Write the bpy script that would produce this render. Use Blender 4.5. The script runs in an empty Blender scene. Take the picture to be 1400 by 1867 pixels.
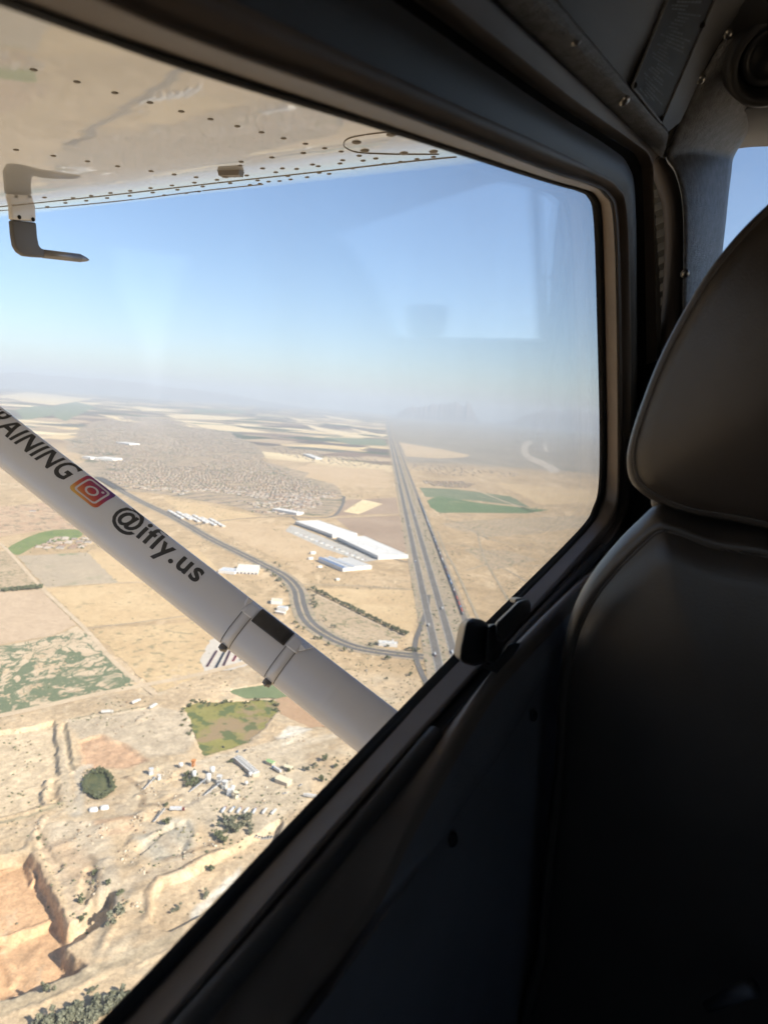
import bpy, bmesh, math, random
import numpy as np
from mathutils import Matrix, Vector
random.seed(7)
rng = np.random.default_rng(11)
sc = bpy.context.scene
COL = sc.collection

# ------------------------------------------------------------------ camera, sky, sun, exposure
H = 450.0                                   # height of the eye above the ground (m); the eye is the origin
FPX, CX, CY = 1294.0, 700.0, 933.5          # focal length and centre in 1400x1867 units
def unit(v):
    v = np.array(v, float); return v / np.linalg.norm(v)
def ray(x, y): return np.array([x - CX, y - CY, FPX])
_n = unit(np.cross(ray(0, 690), ray(1095, 772)))
if _n[1] > 0: _n = -_n
_fw = unit(np.array([0, 0, 1.0]) - _n[2] * _n)
_rt = np.cross(_fw, _n)
if _rt[0] < 0: _rt = -_rt
RW = np.array([_rt, _fw, _n])               # camera axes (right, down, forward) -> world
cam = bpy.data.objects.new('camera', bpy.data.cameras.new('camera'))
COL.objects.link(cam); sc.camera = cam
cd = cam.data
cd.sensor_fit = 'VERTICAL'; cd.sensor_height = 36.0; cd.lens = FPX / 1867.0 * 36.0
cd.clip_start = 0.01; cd.clip_end = 400000.0
M = np.eye(4); M[:3, 0] = RW[:, 0]; M[:3, 1] = -RW[:, 1]; M[:3, 2] = -RW[:, 2]
cam.matrix_world = Matrix(M.tolist())
cd.dof.use_dof = True; cd.dof.focus_distance = 1.5; cd.dof.aperture_fstop = 7.0

SUN_EL, SUN_AZ = math.radians(36), math.radians(118)      # azimuth clockwise from the heading +Y
S = Vector((math.cos(SUN_EL) * math.sin(SUN_AZ), math.cos(SUN_EL) * math.cos(SUN_AZ), math.sin(SUN_EL)))
w = bpy.data.worlds.new('World'); sc.world = w; w.use_nodes = True
nt = w.node_tree
sky = nt.nodes.new('ShaderNodeTexSky'); sky.sky_type = 'NISHITA'; sky.sun_disc = False
sky.sun_elevation = SUN_EL; sky.sun_rotation = SUN_AZ
sky.altitude = 500; sky.air_density = 1.0; sky.dust_density = 1.0; sky.ozone_density = 4.0
bg = nt.nodes['Background']; bg.inputs['Strength'].default_value = 0.085
nt.links.new(sky.outputs[0], bg.inputs[0])
sl = bpy.data.lights.new('sun', 'SUN'); sl.energy = 4.5; sl.angle = math.radians(0.5); sl.color = (1, .935, .81)
so = bpy.data.objects.new('sun', sl); COL.objects.link(so)
so.rotation_euler = (-S).to_track_quat('-Z', 'Y').to_euler()
so.location = (200, -50, 300)
sc.view_settings.view_transform = 'Standard'; sc.view_settings.look = 'None'
sc.view_settings.gamma = 1.0; sc.view_settings.use_curve_mapping = False
sc.view_settings.exposure = 1.15
sc.cycles.max_bounces = 5; sc.cycles.diffuse_bounces = 3; sc.cycles.glossy_bounces = 3; sc.cycles.transparent_max_bounces = 10
sc.cycles.volume_bounces = 0; sc.cycles.use_denoising = True; sc.cycles.adaptive_threshold = .02

# ------------------------------------------------------------------ helpers
def link(o, parent=None):
    COL.objects.link(o)
    if parent is not None: o.parent = parent
    return o
def mesh(name, v, f, m=None, parent=None, smooth=False, mi=None):
    me = bpy.data.meshes.new(name)
    me.from_pydata([tuple(map(float, p)) for p in v], [], [tuple(map(int, q)) for q in f])
    for k in (m if isinstance(m, (list, tuple)) else [m]):
        if k is not None: me.materials.append(k)
    if mi is not None: me.polygons.foreach_set('material_index', mi)
    if smooth: me.polygons.foreach_set('use_smooth', [True] * len(me.polygons))
    me.update()
    return link(bpy.data.objects.new(name, me), parent)
def tag(o, label, cat=None, group=None, kind=None):
    o['label'] = label
    if cat: o['category'] = cat
    if group: o['group'] = group
    if kind: o['kind'] = kind
    return o
def empty(name, loc=(0, 0, 0), rz=0):
    o = bpy.data.objects.new(name, None); o.location = loc; o.rotation_euler = (0, 0, rz)
    o.empty_display_size = .2
    return link(o)
def copy_tree(o, parent=None):
    c = o.copy(); link(c, parent)
    for ch in list(o.children): copy_tree(ch, c)
    return c
class MB:
    def __init__(s): s.v = []; s.f = []; s.mi = []
    def add(s, v, f, mi=0):
        n = len(s.v); s.v += [tuple(p) for p in v]; s.f += [tuple(i + n for i in q) for q in f]; s.mi += [mi] * len(f); return s
    def box(s, c, d, rz=0, mi=0, top=(1, 1)):
        ca, sa = math.cos(rz), math.sin(rz); v = []
        for z in (-1, 1):
            for x, y in ((-1, -1), (1, -1), (1, 1), (-1, 1)):
                k = top if z > 0 else (1, 1)
                X, Y = x * d[0] / 2 * k[0], y * d[1] / 2 * k[1]
                v.append((c[0] + X * ca - Y * sa, c[1] + X * sa + Y * ca, c[2] + z * d[2] / 2))
        return s.add(v, [(3, 2, 1, 0), (4, 5, 6, 7), (0, 1, 5, 4), (1, 2, 6, 5), (2, 3, 7, 6), (3, 0, 4, 7)], mi)
    def tube(s, a, b, r0, r1=None, n=8, mi=0, cap=True):
        a, b = np.array(a, float), np.array(b, float); r1 = r0 if r1 is None else r1
        t = unit(b - a); u = unit(np.cross(t, [0.31, .77, .55])); v = np.cross(t, u)
        P = [a + r0 * (math.cos(q) * u + math.sin(q) * v) for q in np.arange(n) * 2 * math.pi / n] + \
            [b + r1 * (math.cos(q) * u + math.sin(q) * v) for q in np.arange(n) * 2 * math.pi / n]
        F_ = [(i, (i + 1) % n, n + (i + 1) % n, n + i) for i in range(n)]
        if cap: F_ += [tuple(range(n))[::-1], tuple(range(n, 2 * n))]
        return s.add(P, F_, mi)
    def gable(s, c, d, h, rz=0, mi=0, hip=0.0):      # roof prism, ridge along x, base at c
        ca, sa = math.cos(rz), math.sin(rz)
        L = [(-d[0] / 2, -d[1] / 2, 0), (d[0] / 2, -d[1] / 2, 0), (d[0] / 2, d[1] / 2, 0), (-d[0] / 2, d[1] / 2, 0),
             (-d[0] / 2 + hip, 0, h), (d[0] / 2 - hip, 0, h)]
        v = [(c[0] + x * ca - y * sa, c[1] + x * sa + y * ca, c[2] + z) for x, y, z in L]
        return s.add(v, [(0, 1, 5, 4), (2, 3, 4, 5), (1, 2, 5), (3, 0, 4), (3, 2, 1, 0)], mi)
    def build(s, name, m, parent=None, smooth=False): return mesh(name, s.v, s.f, m, parent, smooth, s.mi)

# ---- materials
def newmat(name):
    m = bpy.data.materials.new(name); m.use_nodes = True
    t = m.node_tree; b = t.nodes['Principled BSDF']
    return m, t, b
def N(t, typ, **k):
    n = t.nodes.new('ShaderNode' + typ)
    for a, v in k.items():
        if a in n.bl_rna.properties: setattr(n, a, v)
        else: n.inputs[a.replace('_', ' ')].default_value = v
    return n
def ramp(t, fac, stops):
    r = t.nodes.new('ShaderNodeValToRGB'); e = r.color_ramp.elements
    while len(e) < len(stops): e.new(.5)
    for q, (p, c) in zip(e, stops): q.position = p; q.color = (*c, 1) if len(c) == 3 else c
    t.links.new(fac, r.inputs[0]); return r.outputs[0]
def mixc(t, fac, a, b, typ='MIX'):
    n = t.nodes.new('ShaderNodeMix'); n.data_type = 'RGBA'; n.blend_type = typ
    for s, v in ((0, fac), (6, a), (7, b)):
        if isinstance(v, bpy.types.NodeSocket): t.links.new(v, n.inputs[s])
        else: n.inputs[s].default_value = v if s == 0 else (*v, 1)
    return n.outputs[2]
def mth(t, op, a, b=0.0, c=0.0, clamp=False):
    n = t.nodes.new('ShaderNodeMath'); n.operation = op; n.use_clamp = clamp
    for i, v in enumerate((a, b, c)):
        if isinstance(v, bpy.types.NodeSocket): t.links.new(v, n.inputs[i])
        else: n.inputs[i].default_value = v
    return n.outputs[0]
def coords(t, scale=(1, 1, 1), rz=0.0, out='Object'):
    tc = t.nodes.new('ShaderNodeTexCoord'); mp = t.nodes.new('ShaderNodeMapping')
    mp.inputs['Scale'].default_value = scale; mp.inputs['Rotation'].default_value = (0, 0, rz)
    t.links.new(tc.outputs[out], mp.inputs[0]); return mp.outputs[0]
def noise(t, co, scale, detail=4, rough=.55, dist=0.0):
    n = N(t, 'TexNoise', Scale=scale, Detail=detail, Roughness=rough, Distortion=dist)
    t.links.new(co, n.inputs['Vector']); return n.outputs['Fac']
def mat(name, col, rough=.6, metal=0, var=.15, vs=3.0, bump=0, bs=200, coat=0, spec=.5, dirt=None):
    m, t, b = newmat(name)
    co = coords(t)
    n1 = noise(t, co, vs, 5)
    lo = tuple(c * (1 - var) for c in col); hi = tuple(min(1, c * (1 + var)) for c in col)
    c = ramp(t, n1, [(.3, lo), (.7, hi)])
    if dirt:
        d = ramp(t, noise(t, co, dirt[1], 6, .65), [(dirt[2], (0, 0, 0)), (min(1, dirt[2] + .18), (1, 1, 1))])
        c = mixc(t, d, c, dirt[0])
    t.links.new(c, b.inputs['Base Color'])
    b.inputs['Roughness'].default_value = rough; b.inputs['Metallic'].default_value = metal
    b.inputs['Specular IOR Level'].default_value = spec
    if coat: b.inputs['Coat Weight'].default_value = coat; b.inputs['Coat Roughness'].default_value = .05
    if bump:
        bn = N(t, 'Bump', Strength=bump, Distance=.002)
        t.links.new(noise(t, co, bs, 3, .6), bn.inputs['Height']); t.links.new(bn.outputs[0], b.inputs['Normal'])
    return m
def earth(name, c1, c2, s1=.01, c3=None, s3=.15, th=.58, rows=None, c4=None, s4=.03, th4=.6, stretch=1.0, rz=0.0):
    """soil or crop: two broad tones, scrub specks c3, patches c4, optional plough rows (spacing, angle, strength)"""
    m, t, b = newmat(name)
    co = coords(t, (1, stretch, 1), rz)
    c = ramp(t, noise(t, co, s1, 6, .6, .4), [(.35, c1), (.65, c2)])
    f = noise(t, co, s1 * 13, 5, .65)
    c = mixc(t, 1.0, c, ramp(t, f, [(.25, (.80, .79, .78)), (.75, (1.12, 1.12, 1.12))]), 'MULTIPLY')
    if c4: c = mixc(t, ramp(t, noise(t, co, s4, 6, .6, .8), [(th4, (0, 0, 0)), (th4 + .08, (1, 1, 1))]), c, c4)
    if c3: c = mixc(t, ramp(t, noise(t, co, s3, 3, .6), [(th, (0, 0, 0)), (th + .06, (.85, .85, .85))]), c, c3)
    if rows:
        wv = N(t, 'TexWave', Scale=1.0 / rows[0], Distortion=1.5, Detail=2.0); wv.bands_direction = 'X'
        t.links.new(coords(t, (1, 1, 1), rows[1]), wv.inputs['Vector'])
        c = mixc(t, rows[2], c, mixc(t, 1.0, c, ramp(t, wv.outputs['Fac'], [(.2, (.72, .72, .70)), (.8, (1.1, 1.1, 1.1))]), 'MULTIPLY'))
    t.links.new(c, b.inputs['Base Color']); b.inputs['Roughness'].default_value = .95
    b.inputs['Specular IOR Level'].default_value = .1
    return m

# ---- photograph position -> point on the ground (z = -H)
def G(x, y, z=0.0):
    r = RW @ ray(x, y); t = -H / r[2]; p = r * t; return np.array([p[0], p[1], -H + z])
def GP(pts): return [G(*p) for p in pts]
def smooth_poly(P, n=6, closed=False):
    P = np.array(P, float); m = len(P); out = []
    rg = range(m) if closed else range(m - 1)
    for i in rg:
        p0 = P[(i - 1) % m] if closed or i > 0 else 2 * P[0] - P[1]
        p1, p2 = P[i], P[(i + 1) % m]
        p3 = P[(i + 2) % m] if closed or i + 2 < m else 2 * P[-1] - P[-2]
        for k in range(n):
            t = k / n
            out.append(.5 * (2 * p1 + (p2 - p0) * t + (2 * p0 - 5 * p1 + 4 * p2 - p3) * t * t + (3 * p1 - p0 - 3 * p2 + p3) * t ** 3))
    if not closed: out.append(P[-1])
    return np.array(out)
def sheet(name, px, m, z, label, cat='field', rag=0.0, kind='structure', soft=0):
    """a flat patch of ground: polygon given by photograph points, ragged edge of +-rag metres"""
    P = np.array(GP(px))
    if soft: P = smooth_poly(P, soft, True)
    if rag:
        Q = []
        for i in range(len(P)):
            a, b_ = P[i], P[(i + 1) % len(P)]; L = np.linalg.norm(b_ - a); k = int(min(24, max(1, L / (rag * 5))))
            d = unit(np.array([-(b_ - a)[1], (b_ - a)[0], 0]) + 1e-9)
            for j in range(k): Q.append(a + (b_ - a) * j / k + d * rng.normal(0, rag) * (j > 0))
        P = np.array(Q)
    bm = bmesh.new(); vs = [bm.verts.new((p[0], p[1], -H + z)) for p in P]
    es = [bm.edges.new((vs[i], vs[(i + 1) % len(vs)])) for i in range(len(vs))]
    bmesh.ops.triangle_fill(bm, use_beauty=True, edges=es)
    bmesh.ops.recalc_face_normals(bm, faces=bm.faces)
    for f in bm.faces:
        if f.normal.z < 0: f.normal_flip()
    me = bpy.data.meshes.new(name); bm.to_mesh(me); bm.free(); me.materials.append(m)
    return tag(link(bpy.data.objects.new(name, me)), label, cat, kind=kind)
def road(name, px, width, m, z, label, cat='road', n=8, off=0.0):
    P = smooth_poly(GP(px), n); v = []; f = []
    T = np.gradient(P, axis=0); T /= np.linalg.norm(T, axis=1)[:, None]
    for p, t in zip(P, T):
        s = np.array([t[1], -t[0], 0])
        for k in (-.5, .5):
            q = p + s * (off + k * width); v.append((q[0], q[1], -H + z))
    f = [(2 * i, 2 * i + 1, 2 * i + 3, 2 * i + 2) for i in range(len(P) - 1)]
    return tag(mesh(name, v, f, m), label, cat, kind='structure')
def inpoly(X, Y, P):
    ins = np.zeros(X.shape, bool); j = len(P) - 1
    for i in range(len(P)):
        xi, yi, xj, yj = P[i][0], P[i][1], P[j][0], P[j][1]
        if yi != yj: ins ^= ((yi > Y) != (yj > Y)) & (X < (xj - xi) * (Y - yi) / (yj - yi) + xi)
        j = i
    return ins
def sdist(X, Y, P):                          # signed distance, positive inside
    d = np.full(X.shape, 1e9)
    for i in range(len(P)):
        a, b_ = P[i][:2], P[(i + 1) % len(P)][:2]; e = b_ - a
        t = np.clip(((X - a[0]) * e[0] + (Y - a[1]) * e[1]) / (e @ e), 0, 1)
        d = np.minimum(d, np.hypot(X - a[0] - t * e[0], Y - a[1] - t * e[1]))
    return np.where(inpoly(X, Y, P), d, -d)
_vn = {}
def vnoise(X, Y, s, seed=0):                 # value noise
    if seed not in _vn: _vn[seed] = np.random.default_rng(seed).random((256, 256))
    r = _vn[seed]; x, y = X / s, Y / s
    xi, yi = np.floor(x).astype(int), np.floor(y).astype(int); fx, fy = x - xi, y - yi
    fx, fy = fx * fx * (3 - 2 * fx), fy * fy * (3 - 2 * fy)
    g = lambda a, b_: r[a % 256, b_ % 256]
    return (g(xi, yi) * (1 - fx) + g(xi + 1, yi) * fx) * (1 - fy) + (g(xi, yi + 1) * (1 - fx) + g(xi + 1, yi + 1) * fx) * fy

# ================================================================== THE LAND
# ---- ground: one sheet to the horizon; the quarry part of it carries relief
HW0, HW1 = G(707, 783), G(806, 1194)                      # line of the highway on the ground
def ground_material():
    m, t, b = newmat('desert_soil')
    co = coords(t)
    base = ramp(t, noise(t, co, .004, 7, .62, .5), [(.30, (.40, .28, .16)), (.45, (.51, .365, .21)), (.58, (.56, .405, .24)), (.72, (.61, .46, .29))])
    fine = ramp(t, noise(t, co, .06, 6, .7), [(.25, (.78, .77, .75)), (.75, (1.14, 1.14, 1.14))])
    base = mixc(t, 1.0, base, fine, 'MULTIPLY')
    scr = ramp(t, noise(t, co, .012, 4, .6), [(.42, (.0, .0, .0)), (.62, (1, 1, 1))])
    spk = ramp(t, noise(t, co, .22, 3, .7), [(.55, (0, 0, 0)), (.62, (1, 1, 1))])
    base = mixc(t, mth(t, 'MULTIPLY', mth(t, 'MULTIPLY', spk, scr), .7), base, (.17, .145, .08))
    base = mixc(t, mth(t, 'MULTIPLY', ramp(t, noise(t, co, .02, 7, .72, 1.0), [(.46, (0, 0, 0)), (.62, (1, 1, 1))]), .62), base, (.30, .22, .125))
    base = mixc(t, mth(t, 'MULTIPLY', ramp(t, noise(t, coords(t, (1, .35, 1), .9), .011, 6, .7, 1.5), [(.55, (0, 0, 0)), (.62, (1, 1, 1))]), .55), base, (.68, .51, .32))
    # far farmland: patchwork of fields on the survey grid
    sep = N(t, 'SeparateXYZ'); t.links.new(coords(t), sep.inputs[0])
    X, Y = sep.outputs[0], sep.outputs[1]
    dx = (HW0[0] - HW1[0]) / (HW0[1] - HW1[1])
    side = mth(t, 'SUBTRACT', mth(t, 'SUBTRACT', X, HW1[0]), mth(t, 'MULTIPLY', mth(t, 'SUBTRACT', Y, HW1[1]), dx))
    vo = N(t, 'TexVoronoi', Scale=1.0, Randomness=.75); vo.distance = 'CHEBYCHEV'; vo.feature = 'F1'
    t.links.new(coords(t, (1 / 760., 1 / 620., 1), .25), vo.inputs['Vector'])
    sv = N(t, 'SeparateColor'); t.links.new(vo.outputs['Color'], sv.inputs[0])
    farm = ramp(t, sv.outputs[0], [(0, (.14, .105, .075)), (.17, (.40, .30, .19)), (.30, (.23, .16, .11)), (.46, (.66, .49, .26)), (.56, (.085, .10, .05)), (.69, (.46, .34, .21)), (.82, (.80, .64, .38)), (.91, (.16, .15, .105))])
    for n_ in t.nodes:
        if n_.type == 'VALTORGB' and len(n_.color_ramp.elements) == 8: n_.color_ramp.interpolation = 'CONSTANT'
    farm = mixc(t, 1.0, farm, ramp(t, noise(t, co, .003, 5, .6), [(.25, (.75, .74, .72)), (.75, (1.15, 1.15, 1.15))]), 'MULTIPLY')
    fy = mth(t, 'MULTIPLY_ADD', Y, 1 / 1500., -4700 / 1500., clamp=True)
    fs = mth(t, 'MULTIPLY_ADD', side, -1 / 60., 0, clamp=True)
    base = mixc(t, mth(t, 'MULTIPLY', fy, fs), base, farm)
    # right of the highway beyond 5 km: darker scrub plain
    dk = mth(t, 'MULTIPLY', mth(t, 'MULTIPLY_ADD', mth(t, 'ADD', Y, mth(t, 'MULTIPLY', noise(t, co, .0006, 5, .6), 2600)), 1 / 900., -6900 / 900., clamp=True), mth(t, 'MULTIPLY_ADD', side, 1 / 120., 0, clamp=True))
    scrub = ramp(t, noise(t, co, .002, 6, .6), [(.3, (.24, .21, .16)), (.7, (.34, .29, .22))])
    base = mixc(t, mth(t, 'MULTIPLY', dk, .9), base, scrub)
    # quarry earth colours carried by the mesh
    at = N(t, 'Attribute'); at.attribute_name = 'earth'
    q = mixc(t, 1.0, at.outputs['Color'], ramp(t, noise(t, co, .09, 7, .72), [(.25, (.62, .61, .60)), (.75, (1.26, 1.26, 1.26))]), 'MULTIPLY')
    q = mixc(t, mth(t, 'MULTIPLY', ramp(t, noise(t, co, .16, 5, .75, .6), [(.56, (0, 0, 0)), (.66, (1, 1, 1))]), .45), q, (.24, .185, .115))
    q = mixc(t, mth(t, 'MULTIPLY', ramp(t, noise(t, co, .028, 5, .7, 1.2), [(.57, (0, 0, 0)), (.63, (1, 1, 1))]), .35), q, (.60, .49, .34))
    grain = ramp(t, noise(t, co, .5, 2, .7), [(.3, (.84, .84, .84)), (.7, (1.16, 1.16, 1.16))])
    base = mixc(t, 1.0, mixc(t, at.outputs['Alpha'], base, q), grain, 'MULTIPLY')
    t.links.new(base, b.inputs['Base Color']); b.inputs['Roughness'].default_value = .95; b.inputs['Specular IOR Level'].default_value = .1
    bn = N(t, 'Bump', Strength=.6, Distance=1.5); t.links.new(noise(t, co, .12, 6, .7), bn.inputs['Height']); t.links.new(bn.outputs[0], b.inputs['Normal'])
    return m
X0, X1, Y0, Y1, ST = -640.0, 120.0, 380.0, 1180.0, 1.6
nx, ny = int((X1 - X0) / ST) + 1, int((Y1 - Y0) / ST) + 1
GX, GY = np.meshgrid(X0 + np.arange(nx) * ST, Y0 + np.arange(ny) * ST)
hz = (vnoise(GX, GY, 40, 1) - .5) * .7 + (vnoise(GX, GY, 14, 2) - .5) * .45 + (vnoise(GX, GY, 6, 3) - .5) * .6 + (vnoise(GX, GY, 3.2, 23) - .5) * .5
RUF = np.clip((vnoise(GX, GY, 70, 24) - .42) * 4, 0, 1)      # rough, churned ground
hz = hz + RUF * ((vnoise(GX, GY, 9, 25) - .5) * .7 + (vnoise(GX, GY, 4, 26) - .5) * .8)
earthc = np.empty((ny, nx, 4)); earthc[...] = (.555, .415, .26, 1)
earthc[..., :3] *= (.80 + .36 * vnoise(GX, GY, 55, 4))[..., None]
_k = np.clip((vnoise(GX, GY, 30, 41) * .6 + vnoise(GX, GY, 9, 42) * .4 - .52) * 5, 0, 1)[..., None]; earthc[..., :3] = earthc[..., :3] * (1 - .6 * _k) + np.array((.47, .38, .26)) * .6 * _k
WX = GX + (vnoise(GX, GY, 22, 5) - .5) * 4 + (vnoise(GX, GY, 7, 15) - .5) * 3
WY = GY + (vnoise(GX, GY, 22, 6) - .5) * 4 + (vnoise(GX, GY, 7, 16) - .5) * 3
def step(d, w0): return np.clip(d / w0 + .5, 0, 1)
def dig(px, depth, wall=7.0, warp=True):
    global hz
    d = sdist(WX if warp else GX, WY if warp else GY, np.array(GP(px)))
    hz = hz - depth * step(d - wall / 2, wall)
def heap(px, py, r, h, sx=1.0, rz=0.0):
    global hz
    c = G(px, py); dx, dy = WX - c[0], WY - c[1]
    a, b_ = dx * math.cos(rz) + dy * math.sin(rz), -dx * math.sin(rz) + dy * math.cos(rz)
    hz = hz + np.clip(1 - np.hypot(a / sx, b_) / r, 0, 1) * h * .55
def paint(px, c, soft=6.0, a=1.0):
    d = sdist(WX, WY, np.array(GP(px))); k = (step(d, soft) * a)[..., None]
    earthc[..., :3] = earthc[..., :3] * (1 - k) + np.array(c) * (.9 + .2 * vnoise(GX, GY, 18, 9))[..., None] * k
PIT = [(-40, 1568), (30, 1552), (57, 1553), (90, 1610), (105, 1645), (126, 1694), (148, 1668), (172, 1640), (198, 1622), (213, 1630), (207, 1662), (176, 1690), (140, 1717), (122, 1727), (162, 1763), (80, 1800), (-40, 1840)]
_fl = step(sdist(GX, GY, np.array(GP(PIT))) - 4, 6); hz = hz * (1 - .75 * _fl); dig(PIT, 13, 3.2)
dig([(-40, 1694), (60, 1675), (104, 1656), (124, 1700), (118, 1722), (156, 1762), (80, 1798), (-40, 1836)], 4, 2.5)
dig([(44, 1562), (62, 1557), (72, 1590), (56, 1600)], -5, 2.5)
dig([(66, 1500), (84, 1528), (118, 1585), (98, 1600), (74, 1560), (60, 1520)], 3, 2.5)
dig([(150, 1585), (176, 1582), (180, 1625), (158, 1650), (140, 1640)], 3.5, 3)
dig([(112, 1318), (124, 1316), (136, 1405), (124, 1410)], 3, 2.5)
dig([(246, 1548), (270, 1530), (318, 1496), (322, 1504), (280, 1540), (256, 1562)], 4, 3)
dig([(-40, 1338), (60, 1325), (102, 1312), (108, 1360), (110, 1412), (84, 1420), (80, 1466), (40, 1480), (-40, 1505)], 5, 3.2)
dig([(86, 1420), (108, 1418), (112, 1462), (84, 1466)], 4, 5)
dig([(143, 1350), (185, 1340), (232, 1358), (270, 1386), (235, 1398), (152, 1402)], 2.5, 4)
dig([(276, 1632), (290, 1602), (330, 1592), (420, 1545), (520, 1490), (500, 1560), (405, 1645), (340, 1682), (306, 1699), (272, 1680)], 6, 3.5)
dig([(262, 1545), (300, 1520), (318, 1500), (345, 1490), (356, 1520), (335, 1560), (280, 1570)], 2.5, 4)
dig([(333, 1288), (360, 1276), (500, 1275), (507, 1300), (480, 1332), (455, 1356), (366, 1380), (350, 1342)], 3, 6)
dig([(408, 1258), (500, 1240), (640, 1330), (560, 1326), (515, 1305)], 2.5, 6)
for a in [(170, 1610, 20, 7, 2.2, .5), (180, 1625, 10, 5), (250, 1530, 12, 6), (283, 1532, 14, 7, 2.0, .9), (330, 1528, 20, 9), (300, 1548, 18, 7), (215, 1500, 16, 6, 1.8, .2), (262, 1485, 12, 6, 1.5, 1.2), (300, 1455, 10, 5), (255, 1452, 8, 5),
          (240, 1540, 9, 4), (180, 1515, 11, 4), (285, 1400, 9, 5), (310, 1382, 8, 4), (560, 1336, 14, 5, 2.4, .4), (520, 1350, 12, 5, 1.8, .4), (215, 1720, 9, 3), (240, 1640, 12, 5, 2.2, 1.0), (255, 1580, 10, 4),
          (350, 1545, 9, 4), (390, 1500, 7, 3), (120, 1540, 10, 4, 2.0, .7), (235, 1420, 8, 4), (265, 1430, 9, 5), (172, 1305, 6, 4, 1, 0), (256, 1312, 7, 4, 2.2, 1.4), (195, 1572, 9, 4), (60, 1715, 7, 3, 2.5, 1.5), (18, 1690, 6, 3, 4, 1.2), (410, 1400, 6, 3)]: heap(*a)
# terraces cut by haul roads
def bench(px, h, w=5.0, half=4.0):
    global hz
    P = np.array(GP(px)); d = np.full(GX.shape, 1e9)
    for i in range(len(P) - 1):
        a, b_ = P[i][:2], P[i + 1][:2]; e = b_ - a
        t = np.clip(((WX - a[0]) * e[0] + (WY - a[1]) * e[1]) / (e @ e), 0, 1)
        d = np.minimum(d, np.hypot(WX - a[0] - t * e[0], WY - a[1] - t * e[1]))
    hz = hz + .62 * h * np.clip(1 - (d - half) / (w * .7), 0, 1) * (d < half + w)
bench([(0, 1494), (60, 1478), (110, 1463)], 2.2, 3, 1.5)
bench([(0, 1570), (50, 1545), (66, 1515), (78, 1490)], 2.5, 4, 2)
bench([(66, 1530), (70, 1560), (95, 1600), (108, 1650), (140, 1700)], 2.5, 4, 2)
bench([(0, 1688), (60, 1672), (103, 1655)], 3.2, 3, 2)
bench([(-10, 1680), (12, 1720), (28, 1750), (20, 1765)], 2.5, 3, 2)
bench([(-10, 1800), (30, 1788)], 4, 3, 2)
bench([(270, 1672), (272, 1630), (288, 1600), (330, 1586), (400, 1551)], 2.5, 3, 2)
bench([(120, 1318), (132, 1380), (128, 1410)], 2.0, 3, 1.5)
bench([(135, 1312), (230, 1298), (290, 1285)], 1.5, 3, 1)
bench([(160, 1765), (172, 1762), (205, 1690), (215, 1640)], 1.8, 4, 2)
bench([(165, 1640), (172, 1600), (183, 1590)], 3.0, 3, 1.5)
bench([(250, 1760), (320, 1730), (390, 1690)], 1.5, 3, 1.5)
bench([(30, 1850), (120, 1810), (170, 1790)], 1.5, 3, 1.5)
edge = np.minimum(np.minimum(GX - X0, X1 - GX), np.minimum(GY - Y0, Y1 - GY))
hz = hz * np.clip(edge / 60, 0, 1)
OR, GRY, PAL, TAN = (.60, .38, .215), (.52, .42, .295), (.58, .46, .31), (.50, .365, .225)
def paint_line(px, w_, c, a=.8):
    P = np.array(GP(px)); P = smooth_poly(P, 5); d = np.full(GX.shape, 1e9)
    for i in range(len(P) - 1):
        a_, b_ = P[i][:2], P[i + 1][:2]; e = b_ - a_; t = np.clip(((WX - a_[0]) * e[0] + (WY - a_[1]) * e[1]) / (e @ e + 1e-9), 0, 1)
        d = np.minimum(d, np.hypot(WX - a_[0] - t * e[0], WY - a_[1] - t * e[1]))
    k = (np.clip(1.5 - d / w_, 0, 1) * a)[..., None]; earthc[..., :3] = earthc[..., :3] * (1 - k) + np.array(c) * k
paint([(-40, 1568), (57, 1556), (90, 1610), (105, 1650), (128, 1697), (122, 1727), (162, 1763), (80, 1800), (-40, 1840)], OR, 8)
paint([(120, 1312), (290, 1288), (345, 1300), (362, 1340), (340, 1375), (270, 1380), (230, 1358), (185, 1338), (145, 1348)], GRY, 8)
paint([(145, 1350), (185, 1340), (232, 1358), (270, 1386), (235, 1400), (152, 1402)], (.56, .36, .22), 8)
paint([(80, 1500), (190, 1495), (200, 1545), (150, 1580), (90, 1545)], GRY, 10)
paint([(245, 1530), (310, 1490), (355, 1490), (350, 1560), (280, 1575)], (.47, .41, .31), 10)
paint([(170, 1570), (205, 1560), (215, 1640), (180, 1640)], (.45, .38, .28), 8)
paint([(-40, 1338), (102, 1320), (108, 1410), (80, 1466), (-40, 1500)], (.60, .47, .31), 10)
paint([(340, 1400), (480, 1360), (560, 1340), (560, 1460), (480, 1520), (400, 1530), (330, 1470)], (.53, .43, .30), 14)
paint([(345, 1655), (440, 1570), (430, 1600), (352, 1664)], (.70, .63, .51), 4)
paint([(505, 1345), (530, 1322), (570, 1330), (520, 1362)], (.74, .66, .53), 6)
paint([(-40, 1815), (90, 1790), (165, 1762), (260, 1722), (340, 1688), (345, 1696), (170, 1778), (60, 1822), (-40, 1850)], (.45, .36, .24), 5)
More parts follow.
